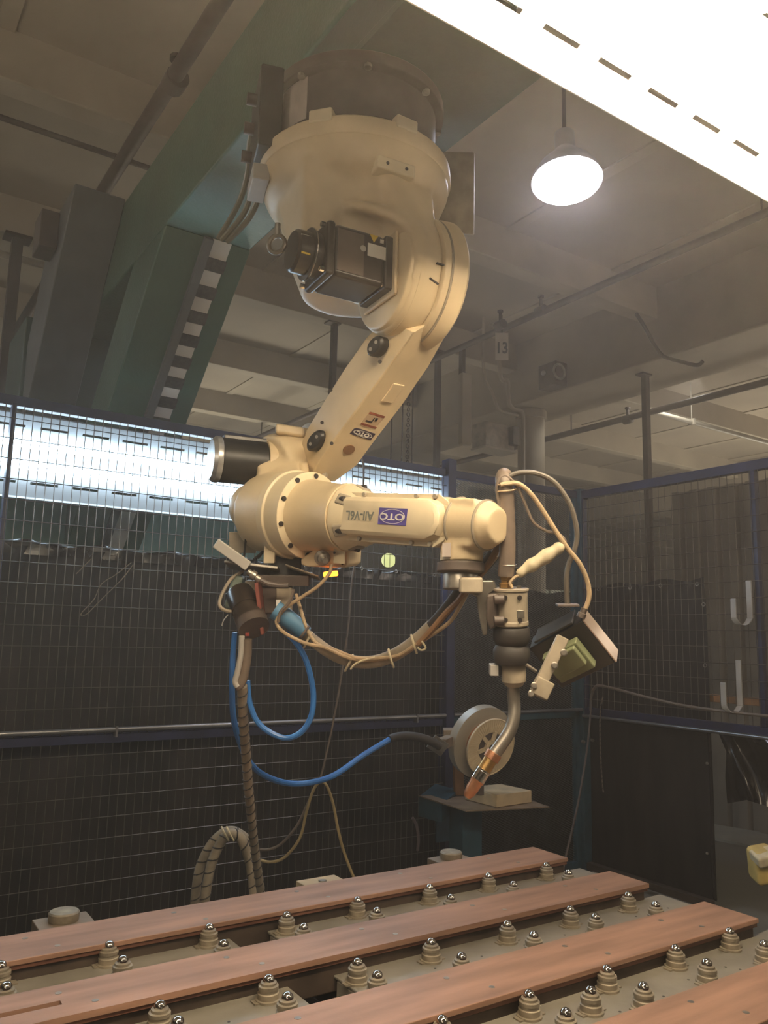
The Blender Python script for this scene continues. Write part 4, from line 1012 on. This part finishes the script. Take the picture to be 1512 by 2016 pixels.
MB().lathe(cS-sa*.08, sa, [(0,.118),(.022,.118),(.068,.118),(.0685,.086)], 48).build('copper_wire_coil', CU, spo)
# front flange: ring + spokes + hub
def ringdisc(c, ax_, r0, r1, h, n=56):
    x, y, z = frame(ax_); rs = []
    for i in range(n+1):
        a0 = 2*math.pi*(i%n)/n; e = x*math.cos(a0)+y*math.sin(a0); rs.append([c+e*r0, c+e*r1, c+e*r1+z*h, c+e*r0+z*h])
    return MB().quadstrip(rs, cap=False)
ringdisc(cS-sa*.008, sa, .085, .155, .010).build('front_flange', SPOOL, spo, .0015)
ringdisc(cS-sa*.05, sa, .080, .088, .05).build('core_wall', SPOOL, spo)
rr_ = MB()
for k_ in range(60):
    a0 = 2*math.pi*k_/60; e = sx_*math.cos(a0)+sy_*math.sin(a0); t_ = sa.cross(e)
    rr_.box(cS+sa*.0028+e*.120, (.060,.003,.002), (e, t_, sa))
rr_.build('flange_ribs', SPOOL, spo, kind='stuff')
MB().torus(cS+sa*.003, sa, .153, .004, 56, 8).build('rim_bead', SPOOL, spo)
for k_ in range(6):
    a0 = 2*math.pi*k_/6+.3; e = sx_*math.cos(a0)+sy_*math.sin(a0); t_ = sa.cross(e)
    MB().box(cS-sa*.002+e*.056, (.060,.022,.012), (e, t_, sa)).build('spoke', SPOOL, spo, .002)
ringdisc(cS-sa*.012, sa, .018, .036, .022, 32).build('hub_ring', SPOOL, spo, .001)
MB().cyl(cS-sa*.11, cS+sa*.012, .013, n=12).build('spindle', DGREY, spo)
MB().lathe(cS-sa*.0115, sa, [(0,.084),(.002,.084)], 40).build('inner_web', DGREY, spo)
MB().box(cS+sa*.0045+norm(V(.06,-.9,0))*.125, (.035,.014,.001), (norm(V(1,.35,0)), norm(V(-.35,1,0)), sa)).build('maker_label', BINK, spo)
MB().box(cS-sa*.13-V(.09,-.0,0), (.18,.05,.10), (norm(V(1,0,0)), norm(V(0,0,1)), Z)).build('spool_bracket', SHELFM, spo, .004)
gb = at(862,1468,d=4.05)
MB().box(gb, (.09,.012,.075), (norm(V(.8,.6,.2)), norm(V(-.3,.0,1)), norm(V(-.6,.8,0)))).build('hose_plate', STEEL, spo, .002)
MB().box((gb+cS-sa*.13-V(.12,0,0))/2, (.05,.20,.05), (norm(V(0,1,0)), norm((cS-sa*.13-V(.12,0,0))-gb), norm(V(0,1,0).cross(norm((cS-sa*.13-V(.12,0,0))-gb))))).build('bracket_arm', SHELFM, spo, .003)
MB().cyl(cS-sa*.09-Z*.19, (cS-sa*.09).xy.to_3d()+Z*(zs+.07), .02, n=10).build('stand', DGREY, spo)
# strap on the fence
tag(MB().tube([at(a_,b_,y=3.97) for a_,b_ in ((812,1610),(820,1625),(824,1650),(822,1675))], .009, 6).build('hanging_strap', mat('grey_violet_strap',(.14,.11,.12),.5)), 'short grey strap hanging on the fence under the shelf', 'strap')
# cords on the right
tag(MB().tube([at(a_,b_,x=4.33) for a_,b_ in ((1163,1400),(1164,1372),(1170,1355),(1180,1350),(1210,1356),(1270,1372),(1340,1388),(1420,1400),(1512,1410),(1600,1418))], .009, 8).build('grey_cord', HOSEG), 'thick grey cord looping over the corner post along the right rail', 'cord')
tw = thing('twisted_cord', 'thin twisted cord hanging straight down by the corner post', 'cord', at(1187,1560,x=4.34))
tp = [at(a_,b_,x=4.34) for a_,b_ in ((1187,1372),(1183,1390),(1181,1430),(1183,1500),(1186,1545),(1188,1560))]
MB().tube(tp, .0045, 6).build('core', HOSEG, tw); spiral(tp, .005, .0025, .03, tw)
tag(MB().tube([at(a_,b_,d=d_) for a_,b_,d_ in ((1165,1360,5.1),(1163,1400,5.05),(1155,1480,4.8),(1140,1570,4.5),(1125,1640,4.3),(1113,1690,4.2),(1105,1740,4.1))], .006, 8).build('dark_cord', RUST), 'thin dark cord slanting across the diamond mesh to the table end', 'cord')
for px, py in ((1146,1460),(1164,1457)):
    c = at(px, py, y=FY-.055); tag(MB().cyl(c, c+Vector((0,-.02,0)), .012, n=6).build('hex_bolt', STEEL), 'small hex bolt on the teal corner post, '+('left' if px<1150 else 'right')+' one of the pair', 'bolt')
# loose wire twist glowing on the left curtain
hw = thing('bent_wire', 'shiny bent wire hanging from the fence over the left curtain', 'wire', at(160,1205,y=FY-.05))
MB().tube([at(a_,b_,y=FY-.06) for a_,b_ in ((258,1108),(230,1130),(200,1150),(185,1180),(162,1205),(160,1212),(172,1208),(190,1190),(215,1165),(240,1140),(262,1112))], .0028, 6).build('strand', CHROME, hw)
MB().tube([at(a_,b_,y=FY-.06) for a_,b_ in ((180,1100),(165,1115),(150,1130))], .0028, 6).build('strand', CHROME, hw)
# ================================================================ TABLE
tbt = thing('ball_transfer_table', 'large table of copper brown bars and grey plates set with steel ball transfers', 'table', (1.2, 1.9, 0))
zT = .75
X0, X1 = -.55, 2.372
bars = [(2.248,2.432),(1.882,2.05),(1.488,1.672),(1.10,1.287)]
screws = [0.25,.62,.98,1.36,1.74,2.08]
for bi, (ya, yb_) in enumerate(bars):
    if bi == 1:                                             # bar with a slot near its left end
        sl0 = at(0,1990,z=zT); s1 = at(118,1969,z=zT); ymid = (ya+yb_)/2-.012; xs_ = s1.x
        m = MB(); h_ = .011
        for lo, hi in ((ya, ymid-h_), (ymid+h_, yb_)):
            m.bb(X0, X1, lo, hi, zT-.014, zT)
        m.bb(xs_, X1, ymid-h_-.0001, ymid+h_+.0001, zT-.014, zT)
        bar = m.build('top_bar', COPPER, tbt)
        MB().bb(X0, xs_, ymid-h_, ymid+h_, zT-.014, zT-.009).build('slot_floor', RAILM, tbt)
    else: bar = MB().bb(X0, X1, ya, yb_, zT-.014, zT).build('top_bar', COPPER, tbt, .0025)
    MB().bb(X0, X1-.004, ya+.004, yb_-.004, zT-.024, zT-.0145).build('bar_liner', COPEDGE, tbt)
    MB().bb(X0, X1-.008, ya+.012, yb_-.012, .655, zT-.0245).build('support_rail', RAILM, tbt, .006)
    for k_, sx2 in enumerate([.1,.5,.9,1.3,1.7,2.1]):
        for yy in (ya+.045, yb_-.045):
            x_ = sx2+(.06 if yy < (ya+yb_)/2 else 0)
            MB().lathe((x_, yy, zT-.001), (0,0,1), [(0,.008),(.0016,.0075)], 14).build('countersunk_screw', STEEL, tbt)
# deck plates in the gaps
gaps = [(2.052,2.246),(1.674,1.880),(1.289,1.486)]
zD = .697
xA = [at(462,1855,z=zD).x, at(530,1835,z=zD).x]
xB = [at(590,1960,z=zD).x, at(650,1915,z=zD).x]
DK = [(0,(X0,xA[0])), (0,(xA[1],2.46)), (1,(X0,xB[0])), (1,(xB[1],2.46)), (2,(X0,.40)), (2,(.55,2.50))]
for gi, (xa, xb) in DK:
    y0g, y1g = gaps[gi]
    m = MB().bb(xa, xb, y0g+.003-.03, y1g-.003+.03, zD-.008, zD)
    m.bb(xa, xa+.006, y0g, y1g, zD-.075, zD-.008); m.bb(xb-.006, xb, y0g, y1g, zD-.075, zD-.008)
    m.build('deck_plate', DECK, tbt, .003)
    n_ = int((xb-xa)/.16)
    for k_ in range(n_):
        x_ = xa+.09+k_*.16
        for j_ in range(2):
            MB().cyl((x_+j_*.02, (y0g+y1g)/2+.02-j_*.03, zD-.0005), (x_+j_*.02, (y0g+y1g)/2+.02-j_*.03, zD+.0006), .0035, n=8).build('drilled_hole', BINK, tbt)
for gi in (0,1):
    y0g, y1g = gaps[gi]; xa = (xA, xB)[gi]
    MB().bb(xa[0]-.1, xa[1]+.1, y0g, y1g, .60, .615).build('lower_tray', mat('brown_tray',(.15,.11,.08),.55), tbt, .002)
MB().bb(X0, X1-.05, 1.05, 1.10-.001+.05, .50, .62).build('side_beam', RAILM, tbt, .004)
MB().bb(X0, X1-.05, 2.30, 2.38, .50, .654).build('side_beam', RAILM, tbt, .004)
for x_ in (.2, 1.2, 2.25): MB().bb(x_-.04, x_+.04, 1.0, 2.42, .52, .60).build('cross_beam', RAILM, tbt, .004)
for x_ in (.0, 2.2):
    for y_ in (1.15, 2.32): MB().bb(x_-.04, x_+.04, y_-.04, y_+.04, 0, .52).build('leg', RAILM, tbt, .004)
# ball transfers
BP = [(215,1863),(412,1828),(565,1804),(704,1774),(846,1749),(962,1726),(1076,1705),(2,1903),(12,1945),(242,1892),(440,1860),(598,1827),(742,1795),(888,1769),(1011,1743),(1119,1720),
      (315,1982),(529,1930),(704,1897),(849,1857),(999,1822),(1123,1792),(1237,1764),(350,2014),(566,1965),(743,1922),(909,1886),(1051,1843),(1173,1807),(1291,1783),
      (871,2012),(1042,1961),(1195,1911),(1330,1870),(1437,1836),(1114,1997),(1163,1953),(1267,1945),(1392,1898),(1505,1861)]
BP = [b for b in BP]
proto = None
for (px, py) in BP:
    c = at(px, py, z=.741); x_, y_ = c.x, c.y
    if proto is None:
        m = MB(); m.lathe((x_,y_,zD), (0,0,1), [(0,.030),(.005,.030),(.006,.025),(.018,.0255),(.020,.023),(.026,.0225),(.027,.0245),(.034,.024),(.036,.0195),(.041,.019),(.043,.015)], 20)
        m.box((x_,y_,zD+.002), (.078,.024,.003)); proto = m.build('ball_transfer', BODY, tbt); px0, py0 = x_, y_
        ball = MB().sphere((x_,y_,zD+.044), .0138, 20).build('steel_ball', CHROME); ball.parent = proto
    else:
        c2 = copyof(proto, tbt, (x_-px0, y_-py0, 0)); b2 = ball.copy(); COL.objects.link(b2); b2.parent = c2
# clamps along the rear edge
for (px, py, cap_, lab) in ((125,1812,1,'steel pad with a thick round cap at the far left behind the first bar'), (635,1735,0,'flat pale plate with one screw behind the first bar'), (888,1690,1,'steel pad with a round cap behind the first bar near the blue post')):
    c = at(px, py, z=.735)
    t = thing('edge_clamp', lab, 'clamp', (c.x, c.y, .7))
    MB().bb(c.x-.075, c.x+.075, 2.434, c.y+.05, .700, .735).build('pad', WOOD if not cap_ else SHELFM, t, .003)
    if cap_: MB().lathe((c.x, c.y, .735), (0,0,1), [(0,.040),(.004,.042),(.022,.042),(.026,.038)], 28).build('round_cap', BODY, t)
    else: MB().lathe((c.x, c.y, .735), (0,0,1), [(0,.014),(.004,.013)], 14).build('screw_head', STEEL, t)
    MB().bb(c.x-.03, c.x+.03, 2.434, 2.47, .56, .70).build('stem', RAILM, t)
# yellow padded bar end at the right edge
yf = thing('padded_bar_end', 'yellow foam wrapped end of a bar poking in at the right edge', 'padding', at(1500,1700,d=3.4))
yc_ = at(1502,1701,d=3.4)
MB().box(yc_, (.10,.11,.135), (norm(V(1,-.15,.1)), norm(V(0,0,1)), norm(V(.1,1,0)))).build('foam_wrap', YFOAM, yf, .02, seg=3)
MB().box(yc_+V(.0,-.045,-.03), (.112,.10,.045), (norm(V(1,-.2,.1)), norm(V(0,0,1)), norm(V(.15,1,0)))).build('tape_band', TAPE, yf, .012)
MB().cyl(yc_, yc_+norm(V(1,-.1,.1))*.7, .03, n=14).build('steel_bar', RAILM, yf)
pz = yc_+norm(V(1,-.1,.1))*.65
MB().cyl((pz.x,pz.y,0), (pz.x,pz.y,pz.z+.03), .035, n=14).build('stand_post', RAILM, yf)
# ================================================================ LIGHT FIXTURES
def fixture(name, label, x0, x1, c_yz, tilt, width, pitch, off, tm, drop, slots_rows, RF, slen=.62):
    """long industrial fluorescent: spine box, two bent reflector wings cut with slots, two tubes. tilt about X."""
    cy, cz = c_yz; t = thing(name, label, 'light', (x0, cy, cz))
    ct, st_ = math.cos(tilt), math.sin(tilt)
    def L(x, a, b): return Vector((x, cy+a*ct-b*st_, cz+a*st_+b*ct))   # a across, b up
    hw = width/2
    for sgn in (-1, 1):
        # wing made of strips so that the slots are real openings
        m = MB(); a0, b0 = .05*sgn, .055; a1, b1 = hw*sgn, -.0
        def Wp(x, f, n_=0): return L(x, a0+(a1-a0)*f, b0+(b1-b0)*f+n_)
        def strip(xa, xb, f0, f1):
            m.quadstrip([[Wp(xa,f0),Wp(xb,f0),Wp(xb,f1),Wp(xa,f1)],[Wp(xa,f0,.0015),Wp(xb,f0,.0015),Wp(xb,f1,.0015),Wp(xa,f1,.0015)]])
        f0s, f1s = .55, .63
        strip(x0, x1, 0, f0s); strip(x0, x1, f1s, 1)
        xcur = x0; k_ = math.ceil((x0-off)/pitch)
        while off+k_*pitch < x1-.05:
            xc = off+k_*pitch; sa_, sb_ = xc-pitch*slen/2, xc+pitch*slen/2
            if sa_ > xcur: strip(xcur, sa_, f0s, f1s)
            xcur = sb_; k_ += 1
        if xcur < x1: strip(xcur, x1, f0s, f1s)
        m.build('reflector_wing', RF, t)
        m = MB().quadstrip([[L(x0,a1,b1),L(x1,a1,b1),L(x1,a1+.002*sgn,b1-.022),L(x0,a1+.002*sgn,b1-.022)],[L(x0,a1+.003*sgn,b1),L(x1,a1+.003*sgn,b1),L(x1,a1+.005*sgn,b1-.022),L(x0,a1+.005*sgn,b1-.022)]]); m.build('wing_lip', RF, t)
        MB().cyl(L(x0+.05, .055*sgn, .015), L(x1-.05, .055*sgn, .015), .017, n=14).build('fluorescent_tube', tm, t)
        for xx in (x0+.035, x1-.035): MB().box(L(xx, .055*sgn, .022), (.03,.03,.06), (Vector((1,0,0)), Vector((0,ct,st_)), Vector((0,-st_,ct)))).build('lamp_holder', RF, t, .003)
    MB().box(L((x0+x1)/2, 0, .075), (x1-x0, .11, .05), (Vector((1,0,0)), Vector((0,ct,st_)), Vector((0,-st_,ct)))).build('spine_housing', RF, t, .003)
    for xx in (x0+.06, x1-.06):
        MB().prism([L(xx,-hw,-.0), L(xx,-.05,.056), L(xx,.05,.056), L(xx,hw,0)], (.003,0,0)).build('end_plate', RF, t)
    for xx in (x0+.35, x1-.35):
        p_ = L(xx, 0, .10); MB().cyl(p_, (p_.x, p_.y, drop), .005, n=6).build('hanger_chain', RUST, t)
    return t
ps = .1435*(2.65-1.55)/(2.6-1.55)
sx0 = at(1010,15,z=2.65+.0).x
# slot row lies on the far wing
near = fixture('fluorescent_fixture', 'big glowing warm fluorescent fixture close overhead at the upper right', -.3, 2.15, (.84,2.66), 0, .36, ps, sx0, TUBEN, 4.6, 1, REFL)
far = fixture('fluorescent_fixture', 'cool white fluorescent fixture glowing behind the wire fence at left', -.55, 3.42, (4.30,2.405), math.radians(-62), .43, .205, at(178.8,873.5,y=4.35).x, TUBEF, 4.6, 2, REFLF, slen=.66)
# high bay lamp
hc = at(1116,357,z=4.2)
hbx = thing('high_bay_lamp', 'round bluish white high bay lamp under the ceiling right of the robot', 'lamp', hc)
ax_h = norm(Vector((-.10,-.14,-1)))
x_, y_, z_ = frame(-ax_h)
MB().lathe(hc, -ax_h, [(0,.205),(.03,.20),(.10,.16),(.18,.09),(.22,.06),(.34,.06),(.36,.03)], 40).build('reflector_shell', LAMPG, hbx)
MB().lathe(hc+ax_h*.004, ax_h, [(0,.198),(.004,.196)], 40).build('glowing_lens', BAYM, hbx)
tp_ = hc-ax_h*.36
MB().cyl(tp_, (tp_.x, tp_.y, 4.9), .012, n=8).build('hanger_rod', RUST, hbx)
# cables from the robot base along the beam
for k_, (pl) in enumerate((((505,235),(492,280),(488,340),(470,400),(430,470)), ((512,300),(500,360),(480,420),(437,472)), ((520,330),(512,380),(490,430),(448,476)))):
    tag(MB().tube([at(a_, b_, d=2.55+.30*i/4) for i, (a_, b_) in enumerate(pl)], .010, 8).build('power_cable', mat('grey_green_cable',(.16,.15,.11),.4)), ('leftmost','middle','rightmost')[k_]+' of three grey cables dropping from the robot base to the brace', 'cable')

# groups of like things
GR = {'ceiling_pipe': 'iron pipes under the ceiling', 'drop_post': 'square posts dropping from the ceiling beams', 'fluorescent_fixture': 'long fluorescent fixtures', 'power_cable': 'grey cables at the robot base',
      'welding_curtain': 'black curtains round the cage', 'edge_clamp': 'pads along the rear edge of the table', 'cable_hook': 'grey hooks on the right fence', 'hex_bolt': 'bolts on the corner post', 'fence_post': 'upright posts of the cage',
      'wire_fence': 'wire fence panels of the cage', 'conduit': 'thin conduits under the ceiling', 'bent_conduit': 'bent conduits at the round column', 'blue_hose': 'bright blue hoses', 'grey_cord': 'thin grey cords'}
for o in sc.objects:
    if o.parent is None and o.get('label'):
        b_ = o.name.split('.')[0]
        if b_ in GR: o['group'] = GR[b_]
